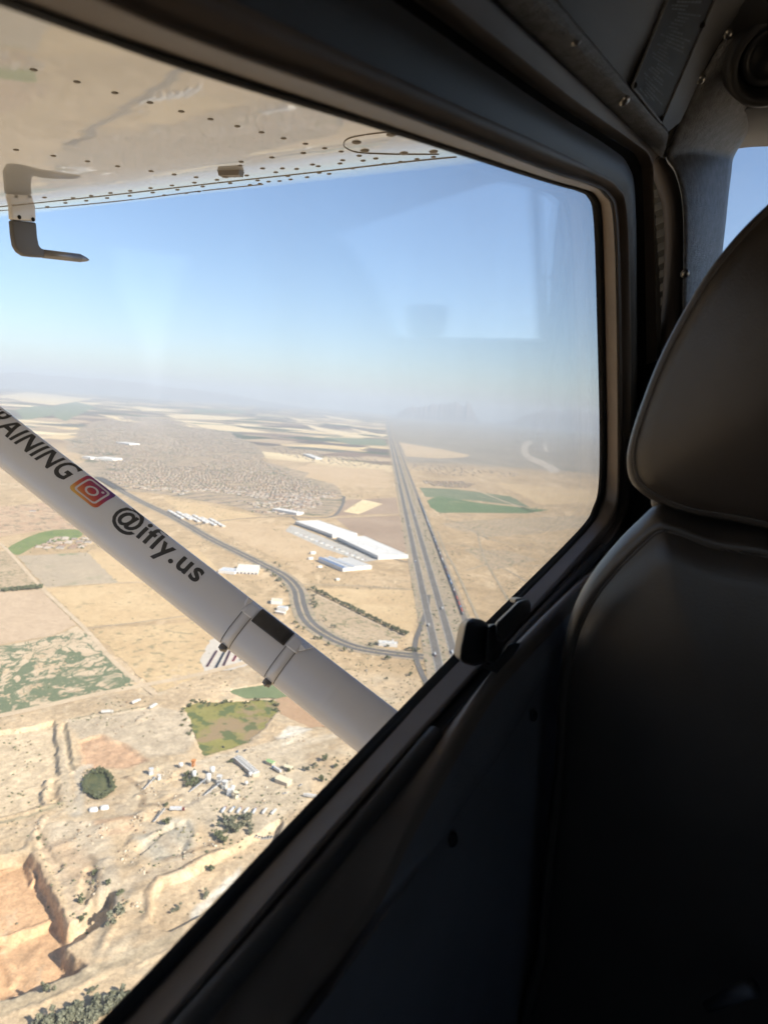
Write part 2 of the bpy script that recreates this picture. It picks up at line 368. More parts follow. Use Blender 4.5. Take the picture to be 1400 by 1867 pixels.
for q, w_, c in [([(0, 1520), (70, 1500), (130, 1478), (230, 1452), (330, 1440)], 6, (.54, .42, .28)), ([(130, 1480), (118, 1420), (122, 1330)], 5, (.50, .41, .29)), ([(140, 1485), (145, 1440), (140, 1410), (160, 1395)], 5, (.47, .41, .32)), ([(215, 1470), (300, 1530), (330, 1580), (250, 1600), (215, 1640), (200, 1600), (190, 1560)], 7, (.46, .37, .26)), ([(330, 1440), (420, 1475), (510, 1470), (560, 1430), (540, 1390), (470, 1375), (360, 1395), (300, 1400), (260, 1420), (240, 1470)], 7, (.55, .44, .30)), ([(560, 1340), (480, 1362), (400, 1380), (350, 1396)], 6, (.52, .43, .31)), ([(640, 1335), (560, 1352), (500, 1375)], 8, (.56, .46, .33)), ([(60, 1500), (80, 1540), (112, 1590), (135, 1640), (150, 1690)], 5, (.56, .43, .29)), ([(110, 1540), (140, 1570), (150, 1600)], 10, (.50, .36, .23)), ([(180, 1500), (240, 1495)], 5, (.50, .33, .20)), ([(185, 1520), (245, 1512)], 4, (.52, .36, .23)),
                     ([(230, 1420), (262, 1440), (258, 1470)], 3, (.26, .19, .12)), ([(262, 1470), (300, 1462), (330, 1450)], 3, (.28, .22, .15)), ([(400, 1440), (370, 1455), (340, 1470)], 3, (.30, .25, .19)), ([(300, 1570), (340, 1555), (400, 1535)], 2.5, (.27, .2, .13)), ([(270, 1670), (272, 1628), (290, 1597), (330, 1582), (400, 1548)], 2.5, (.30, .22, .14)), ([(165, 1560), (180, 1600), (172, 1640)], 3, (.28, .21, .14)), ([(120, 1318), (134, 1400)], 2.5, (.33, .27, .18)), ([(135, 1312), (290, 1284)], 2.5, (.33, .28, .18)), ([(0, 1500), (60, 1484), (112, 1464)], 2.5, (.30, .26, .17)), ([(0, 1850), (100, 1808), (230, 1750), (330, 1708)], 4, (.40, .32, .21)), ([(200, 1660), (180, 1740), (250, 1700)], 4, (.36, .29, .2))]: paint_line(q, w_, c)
fade = np.clip(edge / 50, 0, 1); earthc[..., 3] = fade * fade * (3 - 2 * fade)
gv = np.stack([GX, GY, hz - H], -1).reshape(-1, 3); idx = np.arange(nx * ny).reshape(ny, nx)
gf = np.stack([idx[:-1, :-1], idx[:-1, 1:], idx[1:, 1:], idx[1:, :-1]], -1).reshape(-1, 4)
B = 60000.0
xs, ys = [-B, X0, X1, B], [-B, Y0, Y1, B]
ov = [(x, y, -H) for y in ys for x in xs]; n0 = len(gv)
of = [(n0 + 4 * j + i, n0 + 4 * j + i + 1, n0 + 4 * j + i + 5, n0 + 4 * j + i + 4) for j in range(3) for i in range(3) if not (i == 1 and j == 1)]
me = bpy.data.meshes.new('ground')
allv = np.vstack([gv, np.array(ov)]); allf = np.vstack([gf, np.array(of)])
me.vertices.add(len(allv)); me.vertices.foreach_set('co', allv.ravel())
me.loops.add(len(allf) * 4); me.loops.foreach_set('vertex_index', allf.ravel())
me.polygons.add(len(allf)); me.polygons.foreach_set('loop_start', np.arange(len(allf)) * 4)
me.update(); me.validate()
me.polygons.foreach_set('use_smooth', np.ones(len(me.polygons), bool))
ca = me.color_attributes.new('earth', 'FLOAT_COLOR', 'POINT')
cc = np.zeros((len(allv), 4)); cc[:n0] = earthc.reshape(-1, 4); cc[n0:, :3] = .5
ca.data.foreach_set('color', cc.ravel())
me.materials.append(ground_material())
ground = tag(link(bpy.data.objects.new('ground', me)), 'wide tan desert ground with a dug quarry at lower left', 'ground', kind='structure')
def gz(p):                                   # relief under a world point
    i, j = (p[0] - X0) / ST, (p[1] - Y0) / ST
    if 0 <= i < nx - 1 and 0 <= j < ny - 1:
        i0, j0 = int(i), int(j); a, b_ = i - i0, j - j0
        return (hz[j0, i0] * (1 - a) + hz[j0, i0 + 1] * a) * (1 - b_) + (hz[j0 + 1, i0] * (1 - a) + hz[j0 + 1, i0 + 1] * a) * b_
    return 0.0
def GS(px, py):
    p = G(px, py); p[2] = -H + gz(p); return p

# ---- fields
eTAN = earth('tan_field_soil', (.54, .385, .225), (.60, .44, .27), .008, rows=(9, .3, .35))
ePINK = earth('pinkish_fallow_soil', (.50, .37, .245), (.56, .42, .285), .01)
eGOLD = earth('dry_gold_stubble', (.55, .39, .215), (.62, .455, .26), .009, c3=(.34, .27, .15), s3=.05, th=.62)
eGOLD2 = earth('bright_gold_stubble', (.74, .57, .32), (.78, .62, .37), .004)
eBROWN = earth('ploughed_brown_soil', (.36, .255, .175), (.43, .315, .22), .006, rows=(14, .9, .5))
eGREEN = earth('green_crop', (.13, .19, .085), (.17, .22, .10), .01, c4=(.30, .27, .15), s4=.006, th4=.6)
eGREEN2 = earth('dull_green_crop', (.17, .20, .115), (.23, .245, .14), .006)
eGREEN3 = earth('grass_green', (.16, .21, .07), (.22, .25, .09), .02, c4=(.10, .15, .06), s4=.04, th4=.6)
eSUB = earth('suburb_ground', (.40, .305, .205), (.48, .36, .24), .004, c3=(.20, .185, .12), s3=.03, th=.55, c4=(.17, .165, .10), s4=.004, th4=.57)
eWHITE = earth('pale_gravel', (.52, .46, .385), (.60, .54, .45), .02)
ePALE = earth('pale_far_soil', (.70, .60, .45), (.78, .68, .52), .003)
eWASH = earth('dry_wash_sand', (.46, .39, .30), (.54, .46, .36), .004)
eSCRUB = earth('scrub_field', (.44, .33, .21), (.50, .38, .25), .01, c3=(.22, .20, .11), s3=.09, th=.54)
def vein_material():
    m, t, b = newmat('weedy_field')
    co = coords(t)
    soil = ramp(t, noise(t, co, .03, 6, .65), [(.3, (.46, .34, .21)), (.7, (.62, .48, .32))])
    ds = N(t, 'TexNoise', Scale=.012, Detail=5.0); t.links.new(co, ds.inputs['Vector'])
    mx = N(t, 'VectorMath', operation='MULTIPLY_ADD'); t.links.new(ds.outputs['Color'], mx.inputs[0]); mx.inputs[1].default_value = (70, 70, 0); t.links.new(co, mx.inputs[2])
    sep = N(t, 'SeparateXYZ'); t.links.new(co, sep.inputs[0])
    a_, b__ = G(0, 1190), G(0, 1290)
    near_ = mth(t, 'MULTIPLY_ADD', sep.outputs[1], -1.0 / (a_[1] - b__[1]), a_[1] / (a_[1] - b__[1]))
    wd = mth(t, 'MULTIPLY_ADD', mth(t, 'ADD', noise(t, co, .02, 4, .6), mth(t, 'MULTIPLY', near_, .25)), .085, -.016)
    vein = None
    for sc_, rz_ in ((.016, .3), (.024, 1.1), (.034, 2.0)):
        r_ = mth(t, 'ABSOLUTE', mth(t, 'SUBTRACT', noise(t, coords(t, (1, .55, 1), rz_), sc_, 3, .5, .6), .5))
        l_ = ramp(t, mth(t, 'SUBTRACT', wd, r_), [(.0, (0, 0, 0)), (.012, (1, 1, 1))])
        vein = l_ if vein is None else mth(t, 'MAXIMUM', vein, l_)
    sep = N(t, 'SeparateXYZ'); t.links.new(co, sep.inputs[0])
    a_, b__ = G(0, 1190), G(0, 1290)
    near = mth(t, 'MULTIPLY_ADD', sep.outputs[1], -1.0 / (a_[1] - b__[1]), a_[1] / (a_[1] - b__[1]))
    mass = ramp(t, mth(t, 'ADD', noise(t, co, .014, 6, .65, 1.0), mth(t, 'MULTIPLY', near, .17)), [(.55, (0, 0, 0)), (.62, (1, 1, 1))])
    g = ramp(t, noise(t, co, .15, 4, .6), [(.3, (.07, .115, .055)), (.7, (.13, .165, .08))])
    c = mixc(t, mth(t, 'MULTIPLY', mth(t, 'MAXIMUM', vein, mass), .9), soil, g)
    t.links.new(c, b.inputs['Base Color']); b.inputs['Roughness'].default_value = .95
    return m
eVEIN = vein_material()
sheet('fallow_field', [(-60, 1076), (74, 1073), (140, 1140), (100, 1158), (-60, 1186)], ePINK, .3, 'bare pinkish-grey field below the hedge at the left edge', rag=1.5)
sheet('fallow_field', [(32, 1014), (160, 1007), (216, 1062), (84, 1070)], earth('greyish_soil', (.42, .34, .24), (.47, .375, .26), .01, c4=(.25, .26, .15), s4=.006, th4=.56), .32, 'grey-brown field right below the green strip', rag=2)
sheet('golden_field', [(160, 1007), (360, 1000), (420, 1060), (216, 1062)], eGOLD, .34, 'golden field half hidden by the strut above the fallow field', rag=2)
sheet('golden_field', [(86, 1073), (216, 1064), (420, 1061), (480, 1118), (158, 1143)], eGOLD, .36, 'golden dry field between dirt track and strut', rag=2)
sheet('golden_field', [(165, 1150), (480, 1122), (480, 1190), (390, 1225), (288, 1262)], earth('ochre_field', (.52, .365, .20), (.60, .44, .25), .008, c3=(.27, .23, .13), s3=.06, th=.56), .38, 'ochre field with scrub patches below the golden field', rag=2)
sheet('weedy_field', [(-60, 1190), (100, 1160), (140, 1142), (152, 1150), (263, 1252), (-60, 1314)], eVEIN, .4, 'sandy field laced with branching green weeds at left edge', rag=1)
sheet('green_strip', [(15, 1000), (40, 985), (72, 972), (105, 966), (150, 967), (142, 982), (88, 990), (62, 997), (40, 1010), (28, 1011)], eGREEN3, .42, 'bright green grass strip at the far left edge of the fields', soft=3)
sheet('scrub_field', [(-60, 1005), (14, 1004), (74, 1066), (-60, 1078)], eSCRUB, .3, 'scrubby yellow lot left of the dirt track', rag=3)
sheet('ploughed_field', [(628, 912), (722, 907), (727, 936), (606, 941)], eBROWN, .4, 'ploughed brown field around the gold square', rag=1)
sheet('ploughed_field', [(612, 945), (728, 940), (742, 1004), (735, 1008), (640, 968)], eBROWN, .42, 'ploughed brown field between warehouses and highway', rag=1)
sheet('gold_square', [(626, 933), (662, 911), (697, 919), (654, 938)], eGOLD2, .8, 'small bright gold square field by the highway', rag=1)
sheet('tan_field', [(380, 962), (425, 950), (520, 958), (640, 1010), (560, 1046), (470, 1002)], eTAN, .38, 'tan field with faint rows beside the long warehouses', rag=3)
sheet('golden_field', [(572, 1072), (762, 1077), (768, 1100), (752, 1150), (740, 1156)], eGOLD, .4, 'golden field in the bend between arterial road and highway', rag=2)
sheet('scrub_field', [(562, 1078), (738, 1160), (700, 1182), (640, 1172), (590, 1146), (562, 1106)], eSCRUB, .42, 'brown scrub lot inside the road bend below the hedge', rag=2)
sheet('green_field', [(778, 912), (800, 905), (880, 918), (1000, 930), (960, 936), (880, 935), (800, 935), (785, 925)], eGREEN, .5, 'long dark green field right of the railway', rag=2)
sheet('green_field', [(764, 889), (830, 892), (930, 905), (965, 925), (880, 914), (776, 906)], eGREEN2, .45, 'dull green field above the dark green one', rag=3)
sheet('marsh', [(333, 1288), (345, 1280), (362, 1276), (400, 1279), (440, 1276), (500, 1275), (505, 1290), (503, 1302), (480, 1332), (455, 1356), (410, 1366), (366, 1380), (352, 1360), (358, 1342), (346, 1316)], earth('marsh_weed', (.22, .205, .065), (.29, .26, .09), .03, c4=(.30, .215, .12), s4=.014, th4=.50, c3=(.10, .13, .055), s3=.05, th=.54), -1.9, 'olive green and brown marsh basin in the quarry', soft=3, rag=1.0)
sheet('reed_bed', [(408, 1258), (440, 1250), (505, 1244), (530, 1268), (505, 1272), (440, 1270)], earth('reed', (.16, .20, .10), (.21, .24, .12), .02), -1.5, 'grey-green reed patch above the marsh basin', rag=2)
sheet('drained_basin', [(505, 1272), (530, 1268), (640, 1332), (600, 1322), (560, 1326), (520, 1306), (506, 1290)], earth('rust_mud', (.42, .27, .16), (.46, .31, .19), .02, c4=(.25, .25, .11), s4=.02, th4=.58), -1.6, 'rust-brown drained basin beside the strut', rag=1.5)
sheet('gravel_lot', [(365, 1205), (382, 1168), (420, 1150), (480, 1180), (475, 1205), (420, 1222), (375, 1226)], eWHITE, .45, 'pale gravel vehicle lot below the strut', rag=1.5)
sheet('dry_wash', [(951, 812), (960, 803), (972, 806), (962, 815), (966, 829), (985, 838), (1008, 849), (1020, 858), (1005, 862), (992, 853), (958, 836), (950, 824)], eWASH, .9, 'pale winding dry wash on the dark plain at right', soft=4)
sheet('dry_wash', [(988, 808), (994, 808), (999, 826), (993, 822)], eWASH, .9, 'short faint wash right of the winding one')
sheet('tan_field', [(727, 806), (760, 812), (800, 818), (857, 830), (846, 834), (800, 836), (741, 832)], earth('dry_pasture', (.54, .40, .24), (.60, .45, .28), .004), .6, 'tan pasture right of the highway before the dark plain', rag=6)
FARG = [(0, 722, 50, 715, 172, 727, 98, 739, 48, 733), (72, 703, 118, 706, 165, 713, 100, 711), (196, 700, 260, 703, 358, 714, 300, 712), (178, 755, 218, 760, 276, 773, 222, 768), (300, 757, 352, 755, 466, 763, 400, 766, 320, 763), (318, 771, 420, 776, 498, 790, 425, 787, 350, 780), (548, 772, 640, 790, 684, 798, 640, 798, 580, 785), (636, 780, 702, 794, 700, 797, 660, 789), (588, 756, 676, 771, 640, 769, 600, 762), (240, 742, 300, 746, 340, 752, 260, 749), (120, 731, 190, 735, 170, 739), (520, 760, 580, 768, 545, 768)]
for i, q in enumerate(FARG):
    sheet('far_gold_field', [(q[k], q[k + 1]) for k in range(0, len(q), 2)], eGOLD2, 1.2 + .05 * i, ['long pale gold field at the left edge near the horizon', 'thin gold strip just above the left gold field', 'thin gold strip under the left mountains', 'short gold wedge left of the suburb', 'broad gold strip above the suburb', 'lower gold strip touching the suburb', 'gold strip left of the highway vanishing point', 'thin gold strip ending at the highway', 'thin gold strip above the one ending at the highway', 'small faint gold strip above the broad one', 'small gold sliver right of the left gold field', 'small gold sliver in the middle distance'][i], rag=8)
for q, lb in [((28, 747, 70, 740, 96, 741, 97, 758, 45, 766), 'green field at left edge above the strut lettering'), ((350, 745, 452, 749, 440, 754, 352, 753), 'thin green strip in the middle distance'), ((588, 797, 700, 801, 707, 813, 640, 811), 'grey-green field left of the highway near the houses'), ((95, 742, 140, 732, 175, 742, 120, 768, 100, 760), 'dark green tree-lined belt above the lettering')]:
    sheet('far_green_field', [(q[k], q[k + 1]) for k in range(0, len(q), 2)], eGREEN2, 1.9, lb, rag=10)
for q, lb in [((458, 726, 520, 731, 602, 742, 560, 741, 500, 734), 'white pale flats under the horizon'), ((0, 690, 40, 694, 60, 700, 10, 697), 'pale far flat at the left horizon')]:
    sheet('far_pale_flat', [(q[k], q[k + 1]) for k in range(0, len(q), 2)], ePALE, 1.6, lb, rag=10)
SUBURB = [(120, 812), (150, 778), (228, 757), (330, 768), (420, 788), (470, 812), (500, 846), (556, 870), (622, 895), (626, 910), (600, 940), (482, 940), (432, 925), (300, 902), (205, 892)]
sheet('suburb_ground', SUBURB, eSUB, .5, 'grey-brown built-up ground under the dense suburb', 'ground', rag=45)
SUB2 = [(455, 812), (520, 815), (600, 826), (712, 840), (716, 856), (640, 852), (560, 842), (500, 830)]
SUB3 = [(745, 846), (830, 850), (960, 866), (900, 872), (800, 866), (750, 858)]
SUB4 = [(770, 877), (840, 878), (868, 884), (850, 890), (785, 887)]
# ---- roads
mASPH = earth('grey_asphalt', (.135, .125, .115), (.165, .155, .145), .02)
mASPH2 = earth('worn_asphalt', (.155, .14, .125), (.185, .17, .152), .02)
mDIRT = earth('packed_dirt', (.52, .40, .265), (.60, .47, .32), .03)
mDIRT2 = earth('dusty_track', (.36, .295, .20), (.41, .335, .235), .03)
mVERGE = earth('road_verge', (.36, .285, .20), (.43, .34, .235), .03, c3=(.19, .19, .11), s3=.08, th=.55)
mLINE = mat('road_paint', (.75, .74, .70), .8)
HL = [(700, 770), (707, 783), (724, 860), (733, 920), (746, 984), (767, 1061), (789, 1134), (806, 1194), (830, 1270)]
HR = [(707, 770), (715, 785), (735, 877), (750, 941), (771, 1006), (793, 1091), (823, 1186), (850, 1270)]
def straight(px, k0=.0, k1=1.0):
    P = np.array(GP(px)); c = P.mean(0); u_, s_, vt = np.linalg.svd(P - c); d = vt[0]; t = (P - c) @ d
    return c + d * t.min(), c + d * t.max()
def road3(name, A, Bp, off, width, m, z, label, cat='road'):
    d = unit(Bp - A); s = np.array([d[1], -d[0], 0]); v = []
    for k in range(41):
        p = A + (Bp - A) * k / 40
        for q in (-.5, .5): v.append(p + s * (off + q * width)); v[-1][2] = -H + z
    return tag(mesh(name, v, [(2 * i, 2 * i + 1, 2 * i + 3, 2 * i + 2) for i in range(40)], m), label, cat, kind='structure')
HWM = straight(HL + HR)
HA, HB = (HWM[0], HWM[1]) if HWM[0][1] > HWM[1][1] else (HWM[1], HWM[0])
HD = unit(HB - HA); HA = HA - HD * 6000; HB = HB + HD * 900
sgn = 1.0 if np.array([HD[1], -HD[0], 0])[0] > 0 else -1.0
road3('highway_verge', HA, HB, 18 * sgn, 120, mVERGE, .55, 'dusty verge and median strip under the two highway carriageways', 'verge')
road3('highway', HA, HB, -17 * sgn, 17, mASPH2, .75, 'left carriageway of the straight divided highway')
road3('highway', HA, HB, 17 * sgn, 17, mASPH2, .75, 'right carriageway of the straight divided highway')
for o_ in (-24.6, -9.4, 9.4, 24.6):
    road3('lane_marking', HA + HD * 9000, HB, o_, .45, mLINE, .85, 'white edge line along the highway, ' + {-24.6: 'outermost on the left side' if sgn > 0 else 'outermost on the right side', -9.4: 'inner on the left side' if sgn > 0 else 'inner on the right side', 9.4: 'inner on the right side' if sgn > 0 else 'inner on the left side', 24.6: 'outermost on the right side' if sgn > 0 else 'outermost on the left side'}[o_], 'marking')
ART = [(180, 870), (245, 908), (320, 945), (380, 980), (430, 1005), (480, 1030), (518, 1050), (541, 1074), (548, 1102), (560, 1130), (590, 1155), (640, 1178), (700, 1190), (772, 1198)]
road('arterial_verge', ART, 46, mVERGE, .5, 'scrubby verge along the curving arterial road', 'verge')
road('arterial_road', ART, 11, mASPH, .7, 'outer lanes of the curving arterial road', off=-8)
road('arterial_road', ART, 11, mASPH, .72, 'inner lanes of the curving arterial road', off=8)
road('frontage_road', [(781, 1085), (778, 1110), (768, 1140), (758, 1168), (757, 1194), (766, 1222), (785, 1262)], 10, mASPH, .74, 'grey frontage road curving beside the highway')
road('dirt_road', [(0, 990), (16, 1005), (77, 1072), (155, 1146), (212, 1210), (285, 1268)], 9, mDIRT, .6, 'straight pale dirt track between the left fields')
road('dirt_road', [(-60, 1318), (60, 1293), (150, 1272), (265, 1249), (350, 1233), (430, 1213), (520, 1190)], 14, mDIRT, .62, 'wide pale dirt road above the quarry')
road('dirt_road', [(-60, 1082), (20, 1078), (78, 1072), (216, 1063), (420, 1060)], 5, mDIRT, .58, 'thin dirt lane under the hedge at left')
road('dirt_road', [(160, 1146), (260, 1134), (350, 1122), (470, 1108)], 5, mDIRT2, .58, 'thin dusky track across the golden field')
road('dirt_road', [(552, 1066), (640, 1068), (700, 1072), (775, 1077)], 7, mDIRT2, .6, 'straight dusty lane from the arterial to the highway')
road('dirt_road', [(600, 944), (680, 941), (732, 937)], 9, mDIRT, .66, 'pale lane between the two ploughed fields')
road('dirt_road', [(797, 968), (812, 1005), (831, 1040), (866, 1117), (890, 1170)], 7, mDIRT2, .6, 'narrow service track right of the railway')
road('dirt_road', [(572, 1082), (650, 1120), (738, 1162)], 6, mDIRT, .62, 'pale lane along the diagonal hedge')
road('street', [(628, 905), (622, 925), (600, 943), (520, 942)], 14, mASPH2, .68, 'street bounding the suburb near the gold square')
road('street', [(340, 960), (420, 948), (520, 942), (545, 950), (640, 1000), (742, 1025)], 9, mASPH2, .66, 'access street passing behind the tan field to the warehouses')
road('dirt_road', [(870, 905), (930, 918), (975, 930)], 8, mDIRT, .8, 'pale diagonal road crossing the green field', n=3)
road('dirt_road', [(890, 985), (870, 960), (880, 1010), (915, 1075), (935, 1110)], 6, mDIRT2, .5, 'faint track through the scrub near the window latch', n=8)

for q, lb in [([(812, 944), (850, 962), (900, 985), (1000, 1002), (1060, 1000)], 'faint track running right across the scrub below the green field'), ([(858, 890), (940, 922), (1010, 944), (1090, 960)], 'thin track passing the right tip of the green field'), ([(760, 868), (830, 876), (950, 890), (1090, 908)], 'thin pale road above the green fields at right'), ([(808, 990), (870, 1000), (950, 1030), (1000, 1030)], 'short track in the scrub right of the railway'), ([(735, 838), (820, 842), (930, 862), (1090, 885)], 'far pale road on the right plain'), ([(850, 1040), (900, 1030), (960, 1060)], 'small track by the front lower window corner')]:
    road('dirt_road', q, 7 if q[0][1] > 900 else 14, mDIRT if q[0][1] < 900 else mDIRT2, .5, lb)
for q, m_, lb in [([(805, 955), (870, 948), (960, 945), (1080, 938), (1090, 958), (960, 975), (880, 980)], eSCRUB, 'scrubby brown patch below the green field'), ([(845, 1000), (930, 1005), (980, 1020), (900, 1040)], eSCRUB, 'small scrub patch near the service track'), ([(900, 880), (1090, 895), (1090, 915), (985, 920)], eGOLD, 'dry gold strip right of the dull green field'), ([(700, 856), (640, 854), (560, 846), (520, 860), (600, 885), (716, 890)], eTAN, 'tan field between the suburb and the highway'), ([(300, 908), (420, 930), (480, 944), (400, 955), (330, 935)], eGOLD, 'gold lot between suburb and bungalow rows'), ([(-60, 930), (90, 915), (180, 960), (150, 966), (70, 968), (-60, 990)], earth('reddish_lot', (.46, .30, .19), (.56, .41, .26), .02, c3=(.25, .2, .13), s3=.05, th=.55), 'reddish patchy lots left of the strut above the green strip')]:
    sheet('scrub_field' if m_ is eSCRUB else 'dry_field', q, m_, .22, lb, rag=8)

# ================================================================== BUILDINGS
mROOFW = mat('white_membrane_roof', (.66, .63, .575), .8, var=.06, vs=.02)
mWALLW = mat('white_tilt_wall', (.70, .67, .62), .8, var=.06, vs=.05)
mWALLT = mat('tan_stucco', (.52, .43, .33), .9)
mDARK = mat('dark_dock', (.07, .07, .075), .7)
mBLUE = mat('blue_steel_roof', (.20, .27, .40), .5, var=.1, vs=.05)
mSTEEL = mat('galvanised_steel', (.55, .56, .57), .5, var=.15, vs=.3)
mCONC = mat('concrete_apron', (.46, .42, .36), .9, var=.08, vs=.03)
mGLASS = mat('window_glass_dark', (.03, .04, .05), .15)
mRUST = mat('rusty_orange_paint', (.55, .22, .06), .6)
mYEL = mat('cream_paint', (.70, .62, .42), .6)
mRED = mat('red_vehicle_paint', (.40, .035, .03), .35)
mMAROON = mat('maroon_vehicle_paint', (.16, .04, .04), .35)
mBLK = mat('black_vehicle_paint', (.03, .03, .035), .35)
mWHT = mat('white_vehicle_paint', (.60, .58, .54), .5)
mBLU = mat('blue_vehicle_paint', (.10, .22, .40), .4)
mTIRE = mat('tyre_rubber', (.02, .02, .02), .9)
mGRN = mat('green_machine_paint', (.30, .45, .20), .6)
def frame_of(a, b):                           # centre, length, heading between two photo points
    A, C = GS(*a), GS(*b); d = C - A
    return (A + C) / 2, float(np.hypot(d[0], d[1])), math.atan2(d[1], d[0])
def big_box(name, a, b, width, h, label, roof=None, wall=None, docks=0, side=-1, units=0, z=.5, cat='warehouse'):
    """flat-roofed hall whose long near edge runs from photo point a to b"""
    c, L, rz = frame_of(a, b); n = np.array([-math.sin(rz), math.cos(rz), 0])
    if n @ c < 0: n = -n                      # hall lies away from the eye
    c = c + n * width / 2
    o = empty(name, (c[0], c[1], -H + z), rz); sg = 1 if (np.array([-math.sin(rz), math.cos(rz), 0]) @ n) > 0 else -1
    MB().box((0, 0, h / 2), (L, width, h)).build('wall', wall or mWALLW, o)
    MB().box((0, 0, h + .15), (L - 1.2, width - 1.2, .3)).build('roof', roof or mROOFW, o)
    p = MB()
    for q in (-1, 1):
        p.box((0, q * (width / 2 - .2), h + .5), (L, .41, 1.0)); p.box((q * (L / 2 - .2), 0, h + .5), (.41, width - .83, 1.0))
    p.build('parapet', wall or mWALLW, o)
    for k in range(docks):
        x = -L / 2 + L * (k + .5) / docks
        MB().box((x, -sg * (width / 2 + .06), 2.2), (L / docks * .5, .3, 3.8)).build('loading_door', mDARK, o)
    if units > 10:
        for k in range(18):
            for q in (-.25, .25): MB().box((-L / 2 + L * (k + .5) / 18, q * width, h + .42), (2.2, width * .3, .24)).build('skylight', mSTEEL, o)
    for k in range(units):
        MB().box((-L / 2 + L * (k + .5) / units + random.uniform(-4, 4), random.uniform(-.3, .3) * width, h + 1.1), (4, 3, 1.6)).build('roof_unit', mSTEEL, o)
    return tag(o, label, cat)
big_box('warehouse', (538, 956), (606, 981), 100, 11, 'farther of the two long white warehouses beside the highway', docks=40, units=12)
big_box('warehouse', (614, 985), (689, 1021), 104, 11, 'nearer of the two long white warehouses beside the highway', docks=40, units=12)
sheet('truck_court', [(530, 958), (545, 962), (690, 1021), (665, 1025), (590, 1000), (520, 968)], mCONC, .62, 'grey truck court along the near side of the long warehouses', 'paving')
# steel plant of several bays, some with blue roofs
c, L, rz = frame_of((577, 1024), (622, 1043))
o = empty('steel_plant', (c[0], c[1], -H + .5), rz); Wb = 26.0; k0 = 1
for k in range(6):
    y = k0 * (Wb * .5 + k * Wb * .62); LL = L * (1.0 if k < 3 else .8); x = 0 if k < 3 else L * .1
    hh = 10 - (k == 1) * 1.5
    MB().box((x, y, hh / 2), (LL, Wb * .60, hh)).build('wall', mWALLW, o)
    MB().gable((x, y, hh + .02), (LL + 1, Wb * .62, ), 3.2, 0).build('roof', mBLUE if k == 0 else (mSTEEL if k == 2 else mROOFW), o)
tag(o, 'white and blue roofed steel plant of several gabled bays', 'factory')
for (px, py), s, lb in [((570, 1010), (16, 10, 6), 'small pale shed at the upper left of the steel plant'), ((583, 1035), (12, 8, 4), 'small pale hut at lower left of the steel plant'), ((566, 1020), (14, 9, 5), 'middle pale shed left of the steel plant'), ((615, 1058), (9, 7, 4), 'tiny white hut on the lane below the steel plant')]:
    c = GS(px, py); o = empty('shed', (c[0], c[1], -H + .5), .6)
    MB().box((0, 0, s[2] / 2), s).build('wall', mWALLW, o); MB().gable((0, 0, s[2] + .02), (s[0] + .6, s[1] + .6), 1.5).build('roof', mROOFW, o)
    tag(o, lb, 'shed')
big_box('warehouse', (430, 1046), (470, 1048), 70, 8, 'low cream warehouse just above the strut lettering', docks=6, units=5, roof=mat('cream_roof', (.74, .68, .56), .8), cat='warehouse')
big_box('store_building', (398, 1045), (428, 1048), 40, 6, 'grey flat-roofed yard building left of the cream warehouse', roof=mSTEEL, units=6, cat='building')
big_box('workshop', (494, 1102), (514, 1103), 22, 7, 'small cream-roofed workshop right of the strut band', roof=mYEL, units=2, cat='building')
big_box('workshop', (505, 1113), (522, 1115), 16, 6, 'little grey workshop below the cream-roofed one', roof=mSTEEL, units=2, cat='building')
big_box('roadside_store', (690, 1178), (724, 1181), 14, 6, 'white roadside store beside the arterial bend', units=4, cat='building')
big_box('office_block', (497, 932), (541, 940), 45, 9, 'pale office block at the near edge of the suburb', units=5, cat='building')
for a, b, w_, lb in [((150, 836), (166, 838), 60, 'smaller white school hall in the suburb'), ((174, 838), (206, 841), 110, 'large white school hall in the suburb'), ((212, 809), (236, 812), 110, 'white flat hall in the upper suburb'), ((553, 830), (575, 838), 60, 'white long hall among the distant houses left of highway')]:
    big_box('school_hall', a, b, w_, 12, lb, cat='building')
# rows of long white roofs near the strut (six rows of bungalows)
for k in range(6):
    a = (308 + k * 15, 932 + k * 3.2 - (k % 2)); b = (a[0] + 26, a[1] + 15)
    c, L, rz = frame_of(a, b); o = empty('bungalow_row', (c[0], c[1], -H + .5), rz)
    for q in range(4):
        MB().box((-L / 2 + L * (q + .5) / 4, 0, 2), (L / 4 * .86, 13, 4)).build('wall', mWALLT, o)
        MB().gable((-L / 2 + L * (q + .5) / 4, 0, 4.02), (L / 4 * .9, 14), 2.4, hip=3).build('roof', mROOFW, o)
    tag(o, f"white-roofed bungalow row above the arterial, {['first', 'second', 'third', 'fourth', 'fifth', 'last'][k]} of six from the left", 'housing', 'white-roofed bungalow rows')

